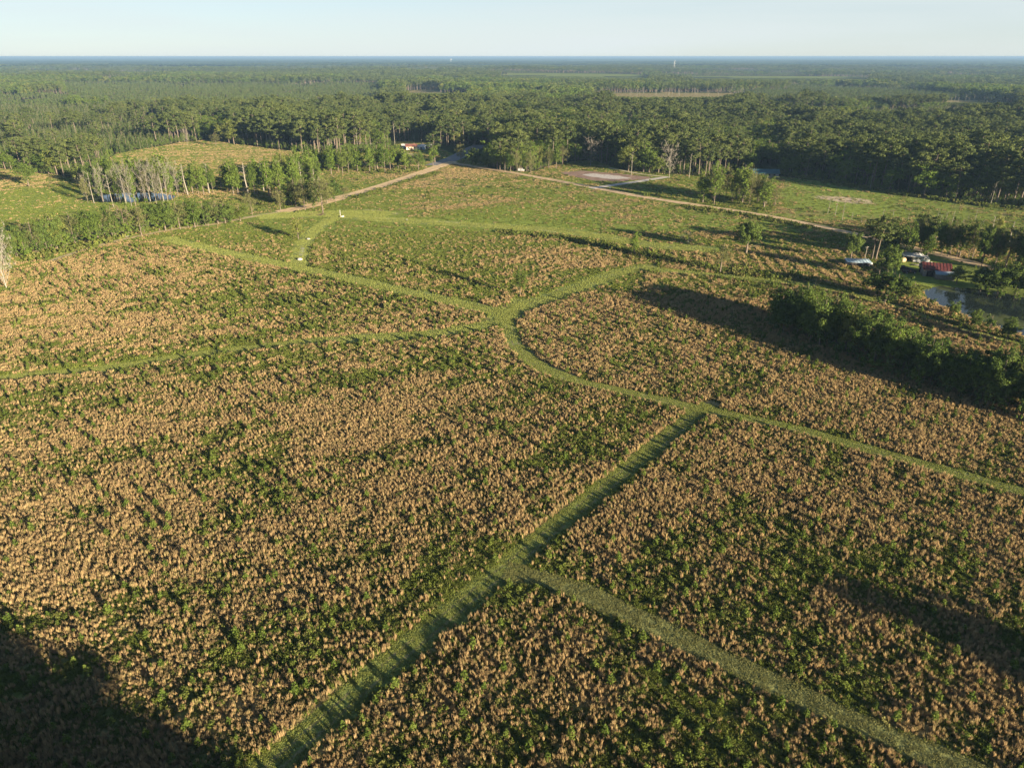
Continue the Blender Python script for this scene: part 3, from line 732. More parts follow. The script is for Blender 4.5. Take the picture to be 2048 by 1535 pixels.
# ditch and fence-line scrub in dark lines
def line_scrub(marks, n, wid, sc, pr=far_scrubs):
    p = np.array(smooth(gp(marks), 2)); i = r.integers(0, len(p), n)
    x = p[i, 0]+r.normal(size=n)*wid; y = p[i, 1]+r.normal(size=n)*wid
    k = ~on_path(x, y); x, y = x[k], y[k]; n = len(x)
    q = sc*(.5+r.random(n)); scatter('ditch_scrub', pr, x, y, np.zeros(n), np.stack([np.zeros(n), np.zeros(n), r.random(n)*6.28], 1), np.stack([q, q, q], 1), r.integers(0, len(pr), n))
line_scrub([(1000,463),(1100,474),(1200,490),(1300,512),(1400,532),(1500,548),(1600,560)], 420, 1.6, 1.1)
line_scrub([(1655,570),(1760,597),(1900,644),(2048,684),(2150,712)], 420, .5, .6)
line_scrub([(1380,415),(1480,428),(1600,450),(1700,462)], 300, 2.5, .9)
line_scrub([(1560,345),(1700,372),(1850,395),(2048,420)], 300, 3, 1.3)
line_scrub([(700,398),(780,372),(880,345)], 260, 2, .9)
line_scrub([(640,336),(740,342),(800,345),(860,335)], 220, 5, 1.2)
line_scrub([(60,520),(200,488),(350,452),(470,437)], 260, 2.5, 1.4)

# ------------------------------------------------------------------ individual plants
COUNT = {}
def plant(kind, x, y, h, name, label, cat, group=None, wide=1.0, z=None, parts=('trunk', 'crown')):
    pr = PROTO[kind]; i = COUNT.get(kind, 0); COUNT[kind] = i+1
    ph, tm, cm, mm = pr[i % len(pr)]
    e = bpy.data.objects.new(name, None); C.objects.link(e); s = h/ph
    e.location = (x, y, float(terrain(np.float64(x), np.float64(y))) if z is None else z); e.scale = (s*wide, s*wide, s)
    e.rotation_euler = (0, 0, random.random()*6.283); e.empty_display_size = .5
    tag(e, label, cat, group)
    a = bpy.data.objects.new(parts[0], tm); C.objects.link(a); a.parent = e
    if cm is not None:
        b = bpy.data.objects.new(parts[1], cm); C.objects.link(b); b.parent = e
        if parts[1] == 'branches': b['kind'] = 'stuff'
    return e
BW = ('trunk', 'branches')
def mk(kind, px, py, top, name, label, cat='tree', group=None, width=None, parts=('trunk', 'crown'), hmax=30):
    x, y = map(float, G(px, py)); h = min(hmax, max(1.2, hgt(py, top)*(1.0 if kind in ('snag','pine') else 1.10)))
    wide = 1.0
    if width:
        d = y*cp+H*sp; wm = width*d/FPX
        nat = {'oak': .80, 'parkoak': .86, 'hardwood': .62, 'lime': .56, 'column': .32, 'hazy': .74, 'bush': 1.1, 'limebush': 1.0, 'pine': .34, 'conical': .4, 'bare': .75, 'deadtree': .5, 'silverbush': 1.0, 'snag': .22}[kind]
        wide = max(.45, min(2.2, wm/(nat*h)))
    return plant(kind, x, y, h, name, label, cat, group, wide, parts=parts)

mk('parkoak', 1492, 507, 446, 'oak_tree', 'round dense green oak standing alone in the mown meadow', width=56)
mk('bare', 1376, 489, 464, 'bare_tree', 'small bare pale tree left of the lone round oak', parts=BW, width=26)
mk('hazy', 1440, 546, 486, 'broadleaf_tree', 'thin hazy-leafed tree by the ditch below the lone oak', width=56)
mk('column', 1268, 509, 466, 'columnar_tree', 'narrow upright green tree rising from the ditch scrub', width=20)
mk('hardwood', 1040, 592, 534, 'broadleaf_tree', 'sparse slender tree above the trail crossing', width=28)
mk('hardwood', 597, 478, 440, 'broadleaf_tree', 'low sparse tree beside the grassy hill track', width=36)
mk('hazy', 646, 426, 352, 'broadleaf_tree', 'tall thin-leafed tree with pale trunk in the mulch ring', width=56)
mk('deadtree', 254, 474, 418, 'dead_tree', 'gnarled dead brown tree in front of the hedgerow', parts=BW, width=26)
mk('silverbush', 14, 577, 500, 'bare_tree', 'silvery leafless bushy tree at the left end of the hedgerow', parts=BW, width=54)
mk('hazy', 505, 430, 384, 'broadleaf_tree', 'small green tree standing by the sandy path', width=30)
mk('hardwood', 58, 373, 316, 'broadleaf_tree', 'tall green tree standing alone left of the small pond', width=42)
mk('lime', 866, 333, 290, 'broadleaf_tree', 'yellow green tree at the end of the orange dirt road', width=24)
mk('pine', 870, 325, 262, 'pine_tree', 'tall pine right behind the yellow green roadside tree', width=28)
mk('hazy', 922, 330, 284, 'broadleaf_tree', 'pale tree with forked trunk right of the road junction', width=26)
mk('oak', 946, 333, 294, 'broadleaf_tree', 'round dark tree right of the forked pale tree', width=30)
mk('oak', 975, 336, 300, 'broadleaf_tree', 'dark bushy tree beside the shaded lawn', width=28)
mk('bare', 1181, 331, 286, 'bare_tree', 'wide leafless tree at the forest edge behind the bare soil', parts=BW, width=34)
mk('bare', 1338, 356, 298, 'bare_tree', 'grey leafless tree at the forest edge right of the driveway', parts=BW, width=38)
mk('bare', 375, 292, 262, 'bare_tree', 'pale leafless tree at the back of the clear-cut', parts=BW, width=16)
mk('column', 610, 302, 264, 'columnar_tree', 'narrow bright tree beside the clear-cut edge', width=18)
mk('hazy', 432, 292, 266, 'broadleaf_tree', 'small round tree at the top of the clear-cut', width=26)
mk('parkoak', 1700, 523, 470, 'broadleaf_tree', 'round tree left of the utility pole by the farm yard', width=38)
mk('pine', 1744, 518, 436, 'pine_tree', 'left one of two tall leaning pines by the farm yard', width=42)
mk('pine', 1751, 519, 430, 'pine_tree', 'right one of two tall leaning pines by the farm yard', width=46)
mk('pine', 1842, 497, 428, 'pine_tree', 'tall dark pine behind the parked white trailer', width=40)
mk('oak', 1776, 512, 452, 'broadleaf_tree', 'broad tree behind the bushes left of the farm shelter', width=44)
mk('hardwood', 1806, 520, 448, 'broadleaf_tree', 'leafy tree right at the left end of the open shelter', width=38)
mk('oak', 1772, 556, 492, 'broadleaf_tree', 'bushy tree at the left edge of the farm yard', width=50)
mk('hardwood', 1852, 522, 470, 'broadleaf_tree', 'thin tree right behind the white trailer', width=30)
mk('hardwood', 1912, 568, 532, 'broadleaf_tree', 'small leafy tree right of the red-roofed barn by the pond', width=44)
# bushes round the farm pond
for i, (px, py, tp, w_, kd) in enumerate([(1752,590,540,52,'oak'),(1790,600,548,56,'oak'),(1822,606,566,44,'hardwood'),(1735,578,552,34,'bush'),(1768,612,580,40,'bush'),
        (1862,612,596,22,'bush'),(1905,632,604,24,'oak'),(1946,655,620,30,'oak'),(1975,668,630,26,'bush'),(2012,684,636,34,'oak'),(2070,700,650,40,'oak'),
        (1960,582,536,56,'oak'),(1995,586,528,60,'oak'),(2030,590,524,64,'oak'),(2070,596,540,60,'oak'),(1975,592,576,20,'limebush'),(2000,596,578,20,'limebush'),(2032,600,582,18,'limebush')]):
    mk(kd, px, py, tp, 'shrub' if 'bush' in kd else 'broadleaf_tree', 'dense green bush or tree crowding the bank of the farm pond', 'shrub' if 'bush' in kd else 'tree', 'trees and bushes around the farm pond', w_)
# dark tree belt on the right
r2 = np.random.default_rng(5)
def belt(marks, n, tops, name, label, group, kinds, widths, jx=6, jy=5):
    bx = [m[0] for m in marks]; by = [m[1] for m in marks]; tx = [m[0] for m in tops]; ty = [m[1] for m in tops]
    ORD = ['first','second','third','fourth','fifth','sixth','seventh','eighth','ninth','tenth','eleventh','twelfth','thirteenth','fourteenth','fifteenth','sixteenth','seventeenth','eighteenth','nineteenth','twentieth']+['twenty-'+q for q in ('first','second','third','fourth','fifth','sixth','seventh','eighth','ninth')]+['thirtieth']+['thirty-'+q for q in ('first','second','third','fourth','fifth','sixth','seventh','eighth','ninth')]
    for i in range(n):
        px = bx[0]+(bx[-1]-bx[0])*(i+.5)/n + r2.normal()*jx; py = np.interp(px, bx, by)+r2.normal()*jy
        tp = np.interp(px, tx, ty)+r2.normal()*jy*1.0
        mk(kinds[i % len(kinds)], px, py, tp, name if kinds[i % len(kinds)] not in ('bare', 'snag') else 'bare_tree', label + ', ' + ORD[i] + ' from the left', 'tree', group, widths*(.8+.4*r2.random()))
belt([(1545,652),(1600,668),(1660,695),(1720,715),(1800,748),(1900,782),(1980,808),(2048,826),(2160,862)], 22,
     [(1545,592),(1600,588),(1660,604),(1760,652),(1850,690),(1950,722),(2048,730),(2160,770)], 'broadleaf_tree',
     'dark dense tree in the front row of the long tree belt', 'trees in the front row of the tree belt', ['oak','oak','hardwood'], 62)
belt([(1560,640),(1700,676),(1800,712),(1900,748),(2048,790),(2160,825)], 20,
     [(1560,574),(1640,580),(1700,606),(1800,652),(1900,690),(1960,706),(2048,690),(2160,720)], 'broadleaf_tree',
     'dark dense tree in the back row of the long tree belt', 'trees in the back row of the tree belt', ['oak','oak','hazy'], 66)
belt([(1560,655),(1700,690),(1800,730),(1900,765),(2048,808),(2160,840)], 20,
     [(1560,596),(1640,600),(1700,622),(1800,668),(1900,704),(2048,716),(2160,740)], 'broadleaf_tree',
     'dark dense tree in the middle row of the long tree belt', 'trees in the middle row of the tree belt', ['oak','hardwood','oak'], 66)
belt([(1600,676),(1720,722),(1800,755),(1900,790),(2048,836),(2160,872)], 20,
     [(1600,650),(1720,694),(1800,722),(1900,752),(2048,794),(2160,830)], 'shrub',
     'low dark bush at the foot of the long tree belt', 'bushes at the foot of the tree belt', ['bush','bush','limebush'], 40)
# hedgerow on the left
belt([(-60,545),(40,515),(110,498),(200,478),(300,462),(400,450),(480,440)], 30, [(-60,480),(35,458),(110,432),(200,420),(260,410),(350,402),(400,402),(480,408)],
     'broadleaf_tree', 'green bushy tree in the hedgerow along the sandy path', 'trees in the hedgerow along the sandy path', ['oak','hardwood','oak','hazy'], 46, 5, 3)
belt([(560,418),(620,412),(690,398)], 11, [(560,372),(620,356),(690,366)], 'broadleaf_tree', 'brownish green tree in the clump beside the dirt road', 'trees in the clump beside the dirt road', ['hazy','oak','hazy','hardwood'], 38, 7, 4)
belt([(-40,538),(60,514),(200,482),(320,462),(470,444)], 24, [(-40,505),(60,482),(200,452),(320,434),(470,424)], 'shrub',
     'green bush at the foot of the hedgerow', 'bushes at the foot of the hedgerow', ['bush','limebush','bush'], 34, 5, 2)
# trees on and around the small pond
belt([(172,403),(220,404),(300,402),(358,398)], 26, [(172,352),(220,344),(300,336),(358,340)], 'bare_tree', 'pale thin bare tree standing in the small pond', 'bare trees in the small pond', ['bare','hazy','snag','bare','column'], 17, 7, 4)
belt([(160,376),(240,382),(350,384)], 16, [(160,330),(240,318),(350,316)], 'broadleaf_tree', 'green tree behind the small pond', 'trees behind the small pond', ['hardwood','oak','column'], 30, 6, 3)
belt([(365,386),(420,384),(480,385),(560,386),(640,378)], 30, [(365,330),(420,332),(480,320),(560,322),(640,326)], 'columnar_tree', 'narrow vine-covered tree in the row behind the tan strip', 'vine-covered trees behind the tan strip', ['column','snag','column','hardwood'], 22, 9, 4)
belt([(560,360),(640,345),(720,342),(760,340),(830,337)], 38, [(560,310),(640,298),(720,290),(760,290),(830,302)], 'columnar_tree', 'narrow bright green vine-covered tree near the small houses', 'vine-covered trees near the small houses', ['column','hardwood','column','lime'], 24, 9, 4)
belt([(1010,346),(1060,345),(1140,328)], 13, [(1010,300),(1060,296),(1140,290)], 'broadleaf_tree', 'light green tree at the forest corner behind the white van', 'trees at the forest corner behind the white van', ['lime','hardwood','hazy'], 24, 6, 3)
belt([(1395,398),(1440,402),(1490,400),(1550,412)], 24, [(1395,346),(1440,338),(1490,332),(1550,378)], 'broadleaf_tree', 'thin scraggly tree in the thicket above the dirt road', 'trees in the thicket above the dirt road', ['hazy','hardwood','column','hazy'], 26, 8, 5)
belt([(1770,505),(1850,490),(1900,510),(1960,528),(2048,545),(2110,560)], 32, [(1770,450),(1850,440),(1900,444),(1960,456),(2048,462),(2110,470)], 'broadleaf_tree', 'open roadside tree beyond the farm yard', 'roadside trees beyond the farm yard', ['hardwood','oak','pine','hazy'], 30, 10, 6)
belt([(1820,478),(1900,478),(1980,490),(2048,500)], 14, [(1820,430),(1900,436),(1980,440),(2048,450)], 'broadleaf_tree', 'thin tree beyond the road on the right', 'thin trees beyond the road', ['hazy','hardwood','snag'], 22, 12, 8)
for i, (px, py, tp) in enumerate([(1655,428,398),(1670,432,400),(1684,440,402),(1702,442,424),(1722,446,434),(1730,446,436),(1764,438,418),(1815,444,426),(1872,446,420),(1880,448,428),(1890,446,424),(1902,452,420),(1786,432,418),(1950,440,420),(1962,462,440),(1740,446,434)]):
    mk('snag', px, py, tp, 'snag', 'thin dead tree trunk standing in the right-hand clearing', 'dead tree', 'dead trunks in the right-hand clearing', parts=BW, width=7)
for i, (px, py) in enumerate([(790,292),(716,302),(660,300),(1262,352),(1378,356),(1740,380),(1980,412)]):
    mk('snag', px, py, py-48, 'snag', 'tall pale dead trunk at the front edge of the forest', 'dead tree', 'dead trunks at the forest edge', parts=BW, width=9)
for i in range(46):
    px = 1190+r2.random()*300 if i < 34 else 1860+r2.random()*150; py = (184 if i < 34 else 199)+r2.random()*9
    mk('snag', px, py, py-13, 'snag', 'far pale dead tree in the distant swamp clearing', 'dead tree', 'dead trees in the distant swamp', parts=BW, width=4)
mk('bush', 1580, 556, 536, 'shrub', 'dark round bush at the right end of the ditch', 'shrub', None, 30)
mk('limebush', 1594, 556, 540, 'shrub', 'bright green bush beside the dark round bush', 'shrub', None, 24)
mk('bush', 800, 280, 262, 'shrub', 'round tree just left of the red-roofed house', 'tree', None, 18)
mk('lime', -22, 1590, 1392, 'broadleaf_tree', 'bright green sunlit tree cut by the left picture edge', 'tree', None, 105)
# trees just outside the picture whose shade falls into it
TIPS = [(-330,1110),(-220,1165),(-120,1210),(-30,1244),(40,1282),(95,1300),(140,1352),(180,1386),(212,1420),(250,1446),(300,1450),(345,1474),(392,1494),(430,1537),(480,1570),(530,1600)]
for i, (px, py) in enumerate(TIPS):
    x, y = map(float, G(px, py)); h_ = 15.6; L_ = .93*13.5/math.tan(SUN_EL)
    ux, uy = math.sin(SUN_AZ), math.cos(SUN_AZ)
    plant('oak', x+ux*L_-1.5, y+uy*L_-2.5, h_, 'broadleaf_tree', 'tall tree below the picture casting the corner shade', 'tree', 'trees below the picture', 1.0)
    for q in (1,):
        plant('oak', x+ux*L_-7, y+uy*L_-2, h_*.8, 'broadleaf_tree', 'tall tree below the picture casting the corner shade', 'tree', 'trees below the picture', 1.35)
for i, (x, y, h_) in enumerate([(103,38,16.5),(107,35,17),(112,31,17),(116,27,16),(120,22,16),(126,18,16)]):
    plant('oak', x, y, h_, 'broadleaf_tree', 'tall tree right of the picture casting a long shade', 'tree', 'trees right of the picture', .85)

# ------------------------------------------------------------------ forest
def jgrid(y0, y1, step, margin=1.2):
    wmax = (y1*cp+H*sp)*1024/FPX*margin
    gx, gy = np.meshgrid(np.arange(-wmax, wmax, step), np.arange(y0, y1, step)); gx = gx.ravel(); gy = gy.ravel()
    k = np.abs(gx) < (gy*cp+H*sp)*1024/FPX*margin; gx = gx[k]; gy = gy[k]
    return gx+r.normal(size=len(gx))*step*.27, gy+r.normal(size=len(gy))*step*.27
def stand(x, y):
    """0 old pine, 1 broadleaf, 2 plantation"""
    px, py = P(x, y)
    a = fbm(x/240+4, y/300+8, 3); b = fbm(x/420+14, y/500+2, 2); f = vnoise(x/25, y/25)
    k = np.zeros(len(x), int)
    k[(a + .30*(f-.5)) > .53] = 1
    k[(b > .60) & (y > 800)] = 2
    pl = (px < 340) & (py > 236) & (py < 322+(px < 160)*14) & (px > -400)
    k[pl & (r.random(len(x)) < .93)] = 2
    k[(px > 130) & (px < 760) & (py > 168) & (py < 212)] = 2
    k[(px > 1500) & (px < 2200) & (py > 226) & (py < 250)] = 2
    k[(py > 262) & (px > 900) & (px < 1340) & (r.random(len(x)) < .6)] = 1
    k[(px > 1560) & (py > 290) & (k == 1) & (r.random(len(x)) < .7)] = 0
    k[(px > 395) & (px < 470) & (py > 255)] = 1
    k[(k == 1) & (vnoise(x/60+3, y/80) > .62)] = 3
    return k
fx, fy = jgrid(380, 1150, 8.1); k = forest_mask(fx, fy) & (fbm(fx/20+40, fy/20, 2) > .35)
for q in ('HOUSE',):
    px, py = P(fx, fy); k &= ~((px > 780) & (px < 868) & (py > 284) & (py < 340)); k &= ~((px > 1500) & (px < 1562) & (py > 330))
    k &= ~((px > 868) & (px < 985) & (py > 294) & (py < 340)); k &= ~((px > 1205) & (px < 1235) & (py > 332))
fx, fy = fx[k], fy[k]
fk = stand(fx, fy); fh = np.where(fk == 0, 23.5, np.where(fk == 2, 10.5, 17.5))*(.78+.42*r.random(len(fx)))*(.62+.72*fbm(fx/75+9, fy/95, 3))
cp_ = height_cap(fx, fy); fh = np.minimum(fh, cp_); kk_ = fh > 2.5; fx, fy, fk, fh = fx[kk_], fy[kk_], fk[kk_], fh[kk_]
px_, py_ = P(fx, fy); edge_d = np.interp(px_, EDGE_X, EDGE_Y)-py_
inview = (np.abs(px_-1024) < 1060)
order = np.argsort(edge_d + np.where(inview, 0, 1e4) + fy*.01)
used = np.zeros(len(fx), bool); cnt = {0: 0, 1: 0, 2: 0, 3: 0}; LIM = {0: 270, 1: 26, 2: 150, 3: 10}
WX = [0, 340, 700, 1000, 1230, 1500, 1800, 2048]; WH = ['beyond the left picture edge', 'left of the clear-cut', 'behind the clear-cut', 'by the small houses and junction', 'behind the bare soil plot', 'behind the driveway', 'right of the teal-roofed house', 'at the far right', 'beyond the right picture edge']
inst_name = {0: ('pine', 'pine_tree', 'tall bare-trunked pine on the forest edge %s', 'tall pines along the forest edge'),
             1: ('hardwood', 'broadleaf_tree', 'leafy broadleaf tree on the forest edge %s', 'broadleaf trees along the forest edge'),
             3: ('lime', 'broadleaf_tree', 'bright yellow green tree on the forest edge %s', 'bright trees along the forest edge'),
             2: ('conical', 'young_pine_tree', 'young plantation pine on the forest edge %s', 'young pines of the plantation')}
for i in order:
    kk = int(fk[i])
    if cnt[kk] >= LIM[kk]: continue
    cnt[kk] += 1; used[i] = True; a = inst_name[kk]; where = WH[int(np.searchsorted(WX, px_[i]))]
    plant(a[0], float(fx[i]), float(fy[i]), float(fh[i]), a[1], a[2] % where, 'tree', a[3], 1.2 if kk == 0 else 1.5)
print('forest individuals', cnt)
rest = ~used; fx, fy, fk, fh = fx[rest], fy[rest], fk[rest], fh[rest]
sets = {3: ('forest_bright_trees', [p[3] for p in PROTO['lime']], 13), 0: ('forest_pines', [p[3] for p in PROTO['pine']], 22), 1: ('forest_broadleaf_trees', [p[3] for p in PROTO['hardwood']], 14), 2: ('forest_plantation', [p[3] for p in PROTO['conical']], 8)}
for kk, (nm, pr, hh) in sets.items():
    s = fk == kk; n = s.sum(); q = fh[s]/hh
    scatter(nm, pr, fx[s], fy[s], terrain(fx[s], fy[s]), np.stack([np.zeros(n), np.zeros(n), r.random(n)*6.28], 1), np.stack([q*(1.2 if kk == 0 else 1.55), q*(1.2 if kk == 0 else 1.55), q], 1), r.integers(0, len(pr), n))
print('forest near', len(fx))
ex = r.random(2600)*2500-220; ey = np.interp(ex, EDGE_X, EDGE_Y)-1-r.random(2600)**1.5*9
tx, ty = G(ex, ey); k = forest_mask(tx, ty) & ~((ex > 780) & (ex < 940)) & ~((ex > 1500) & (ex < 1566)); tx, ty, ex = tx[k], ty[k], ex[k]
k = r.random(len(tx)) < np.where(ex > 1560, .35, .9)*sstep(.3, .6, fbm(tx/18, ty/18, 2)+.1); tx, ty = tx[k], ty[k]; n = len(tx)
thick = [p[3] for p in PROTO['bush']]+[p[3] for p in PROTO['limebush']]+[p[3] for p in PROTO['column'][:2]]
ti = r.integers(0, len(thick), n); q = np.where(ti >= 6, .35, 1.)*(.6+.9*r.random(n))
scatter('forest_edge_thicket', thick, tx, ty, terrain(tx, ty), np.stack([np.zeros(n), np.zeros(n), r.random(n)*6.28], 1), np.stack([q*.8, q*.8, q*1.15], 1), ti)
tot = 0
for _ in range(3): far_tree('farlime', 18, M['lime'], .25, .25, 18, 13, 1.4)
fsets = {3: ('far_forest_bright_trees', [p[3] for p in PROTO['farlime']], 18, 18), 0: ('far_forest_pines', [p[3] for p in PROTO['farpine']], 21, 20), 1: ('far_forest_broadleaf_trees', [p[3] for p in PROTO['farhard']], 18, 18), 2: ('far_forest_plantation', [p[3] for p in PROTO['farplant']], 11, 10.5)}
for y0, y1, st, wd in ((1150, 2000, 8.5, 1.25), (2000, 3400, 12.5, 1.75), (3400, 6500, 23, 2.8)):
    fx, fy = jgrid(y0, y1, st, 1.08); k = forest_mask(fx, fy) & (fbm(fx/60+40, fy/80, 2) > .33); fx, fy = fx[k], fy[k]; fk = stand(fx, fy); tot += len(fx)
    for kk, (nm, pr, hh, th) in fsets.items():
        s = fk == kk; n = int(s.sum())
        if not n: continue
        q = th/hh*(.75+.5*r.random(n))*(.6+.75*fbm(fx[s]/130+9, fy[s]/170, 3)); q = np.maximum(np.minimum(q, height_cap(fx[s], fy[s])/hh), .12)
        scatter(nm, pr, fx[s], fy[s], terrain(fx[s], fy[s])-1, np.stack([np.zeros(n), np.zeros(n), r.random(n)*6.28], 1), np.stack([q*wd, q*wd, q], 1), r.integers(0, len(pr), n))
print('forest far', tot)
# canopy of the horizon woods
def canopy_material():
    m, n, out = newmat('far_canopy'); L = n.links.new; N = n.nodes.new
    ge = N('ShaderNodeNewGeometry'); no = N('ShaderNodeTexNoise'); no.inputs['Scale'].default_value = .0016; no.inputs['Detail'].default_value = 9; no.inputs['Roughness'].default_value = .7
    L(ge.outputs['Position'], no.inputs['Vector']); cr = N('ShaderNodeValToRGB'); L(no.outputs[0], cr.inputs[0])
    e = cr.color_ramp.elements; e[0].position = .35; e[0].color = (.022,.042,.018,1); e[1].position = .66; e[1].color = (.10,.14,.05,1)
    d = N('ShaderNodeBsdfDiffuse'); L(cr.outputs[0], d.inputs[0]); L(d.outputs[0], out.inputs[0]); return m
na, nr_ = 1500, 190
ang = np.linspace(-.82, .82, na); rad = np.geomspace(6100, 43000, nr_)
A, R_ = np.meshgrid(ang, rad); A = A.ravel(); R_ = R_.ravel()
cxx, cyy = np.sin(A)*R_, np.cos(A)*R_
cz = terrain(cxx, cyy) + 8 + 11*r.random(len(cxx)) + 7*fbm(cxx/500, cyy/500, 3)
ii = (np.arange(nr_-1)[:, None]*na+np.arange(na-1)[None, :]).ravel()
cm_ = mesh_np('horizon_forest', np.stack([cxx, cyy, cz], 1), np.stack([ii, ii+1, ii+na+1, ii+na], 1), [canopy_material()])
tag(link('horizon_forest', cm_), kind='stuff')

# ------------------------------------------------------------------ saplings in the fields
def sapling_pts():
    # planted rows on both sides
    out = []
    u = np.arange(-260, 420, 3.4); v = np.arange(-260, 420, 3.1); U, V_ = np.meshgrid(u, v); U = U.ravel()+r.normal(size=U.size)*.8; V_ = V_.ravel()+r.normal(size=V_.size)*.3
    th = .675; x = U*math.sin(th)-V_*math.cos(th); y = U*math.cos(th)+V_*math.sin(th)
    k = (y > 42) & (y < 300) & (np.abs(x) < (y*cp+H*sp)*1024/FPX*1.12+4); x, y = x[k], y[k]
    k = open_land(x, y); x, y = x[k], y[k]
    t, g = cover(x, y); px, py = P(x, y)
    reg_ = (g < .5)
    p = .92*sstep(.22, .50, fbm(x/22, y/22, 3)+.12*(x > 0))
    k = reg_ & (r.random(len(x)) < p); return x[k], y[k]
sx, sy = sapling_pts(); px, py = P(sx, sy); vis = (px > 0) & (px < 2048) & (py < 1535)
o_ = np.argsort(np.where(vis, 0, 1e5)+np.hypot(sx, sy)); sx, sy = sx[o_], sy[o_]
sh = .55+.85*r.random(len(sx))**1.3
for i in range(300):
    o = bpy.data.objects.new('young_pine', saps[i % 5]); C.objects.link(o); o.location = (sx[i], sy[i], 0)
    o.rotation_euler = (0, 0, random.random()*6.28); s = sh[i]; o.scale = (s*1.1, s*1.1, s)
    tag(o, 'young green pine sapling among the straw grass in the nearest part of the field', 'sapling', 'young pines in the near field')
n = len(sx)-300; s = sh[300:]
scatter('young_pines', saps, sx[300:], sy[300:], np.zeros(n), np.stack([np.zeros(n), np.zeros(n), r.random(n)*6.28], 1), np.stack([s*1.15, s*1.15, s], 1), r.integers(0, 5, n))
print('saplings', len(sx))

# ------------------------------------------------------------------ buildings and small things
def box(name, parent, loc, size, mat, rot=0, bev=0.0):
    x, y, z = [s/2 for s in size]
    V = [(-x,-y,-z),(x,-y,-z),(x,y,-z),(-x,y,-z),(-x,-y,z),(x,-y,z),(x,y,z),(-x,y,z)]
    Fc = [(0,3,2,1),(4,5,6,7),(0,1,5,4),(1,2,6,5),(2,3,7,6),(3,0,4,7)]
    o = link(name, mesh_np(name, V, Fc, [mat]), parent, loc); o.rotation_euler = (0, 0, rot); return o
def thing(name, px, py, rz, label, cat, group=None):
    x, y = map(float, G(px, py)); e = bpy.data.objects.new(name, None); C.objects.link(e)
    e.location = (x, y, 0); e.rotation_euler = (0, 0, rz); tag(e, label, cat, group); return e
def gable(name, parent, L_, W_, z0, rise, over, mat, th=.15):
    """pitched roof slab, ridge along X"""
    l = L_/2+over; w = W_/2+over; dz = rise*over/(W_/2)
    prof = [(-w, z0-dz), (0, z0+rise), (w, z0-dz), (w, z0-dz+th), (0, z0+rise+th), (-w, z0-dz+th)]
    V = [(-l, a, b) for a, b in prof]+[(l, a, b) for a, b in prof]
    Fc = [(0,1,7,6),(1,2,8,7),(2,3,9,8),(3,4,10,9),(4,5,11,10),(5,0,6,11)]
    me_ = bpy.data.meshes.new(name); me_.from_pydata(V, [], Fc+[(5,4,1,0),(4,3,2,1),(6,7,10,11),(7,8,9,10)]); me_.materials.append(mat)
    return link(name, me_, parent)
def house_body(parent, L_, W_, h, rise, mat, name='wall'):
    l, w = L_/2, W_/2
    V = [(-l,-w,0),(l,-w,0),(l,w,0),(-l,w,0),(-l,-w,h),(l,-w,h),(l,w,h),(-l,w,h),(-l,0,h+rise-.02),(l,0,h+rise-.02)]
    Fc = [(0,1,5,4),(2,3,7,6),(1,2,6,9,5),(3,0,4,8,7)]
    me_ = bpy.data.meshes.new(name); me_.from_pydata(V, [], Fc); me_.materials.append(mat); return link(name, me_, parent)

# barn with red roof
b = thing('barn', 1868, 549, math.radians(-18), 'old grey barn with a rusty red metal roof beside the farm pond', 'barn')
house_body(b, 9, 7, 2.8, 1.7, M['greywood']); gable('roof', b, 9, 7, 2.8, 1.7, .5, M['red'])
for k in range(9):
    for sgn in (-1, 1):
        q = box('roof_panel', b, (-4.4+k*1.1, sgn*1.98, 3.76), (.07, 4.4, .07), M['red']); q.rotation_euler = (-sgn*math.atan2(1.7, 3.5), 0, 0)
lt = box('lean_to', b, (2.3, -5.2, 1.0), (6.2, 3.2, 2.0), M['greywood'])
q = box('lean_to_roof', b, (2.3, -5.4, 2.3), (6.8, 3.9, .12), M['bluegrey']); q.rotation_euler = (math.radians(10), 0, 0)
box('door', b, (-2.3, -3.54, 1.1), (2.2, .08, 2.2), M['darkgap']); box('window', b, (4.53, 0, 1.8), (.06, 1.0, .9), M['darkglass'])
b2 = thing('shed', 1852, 543, math.radians(-30), 'small dark open shed attached left of the red-roofed barn', 'shed')
house_body(b2, 5, 4.5, 2.2, 1.2, M['darkgap']); gable('roof', b2, 5, 4.5, 2.2, 1.2, .4, M['greywood'])
box('door', b2, (-.4, -2.29, 1.0), (1.6, .07, 2.0), M['greywood'])
b3 = thing('junk_pile', 1882, 556, .3, 'pale tipped trailer bed leaning in front of the red-roofed barn', 'trailer')
q = box('bed', b3, (0, 0, .9), (3.0, 1.9, .3), M['cream']); q.rotation_euler = (.5, 0, 0)
for s in (-1, 1): box('side_panel', b3, (s*1.55, 0, 1.0), (.1, 1.9, .9), M['cream'])
b3.name = 'trailer_bed'
# open shelter
b = thing('shelter', 1822, 523, math.radians(-14), 'open pole shelter with a pale flat roof beside the white trailer', 'shelter')
q = box('roof', b, (0, 0, 2.9), (8.0, 5.2, .14), M['white']); q.rotation_euler = (math.radians(5), 0, 0)
for k in range(7): box('roof_rib', b, (-3.7+k*1.23, 0, 3.0), (.06, 5.3, .06), M['steel']).rotation_euler = (math.radians(5), 0, 0)
for x in (-3.7, 0, 3.7):
    for y in (-2.3, 2.3): box('post', b, (x, y, 1.35), (.16, .16, 2.7), M['palebark'])
box('back_wall', b, (0, 2.45, 1.25), (7.6, .1, 2.5), M['darkgap'])
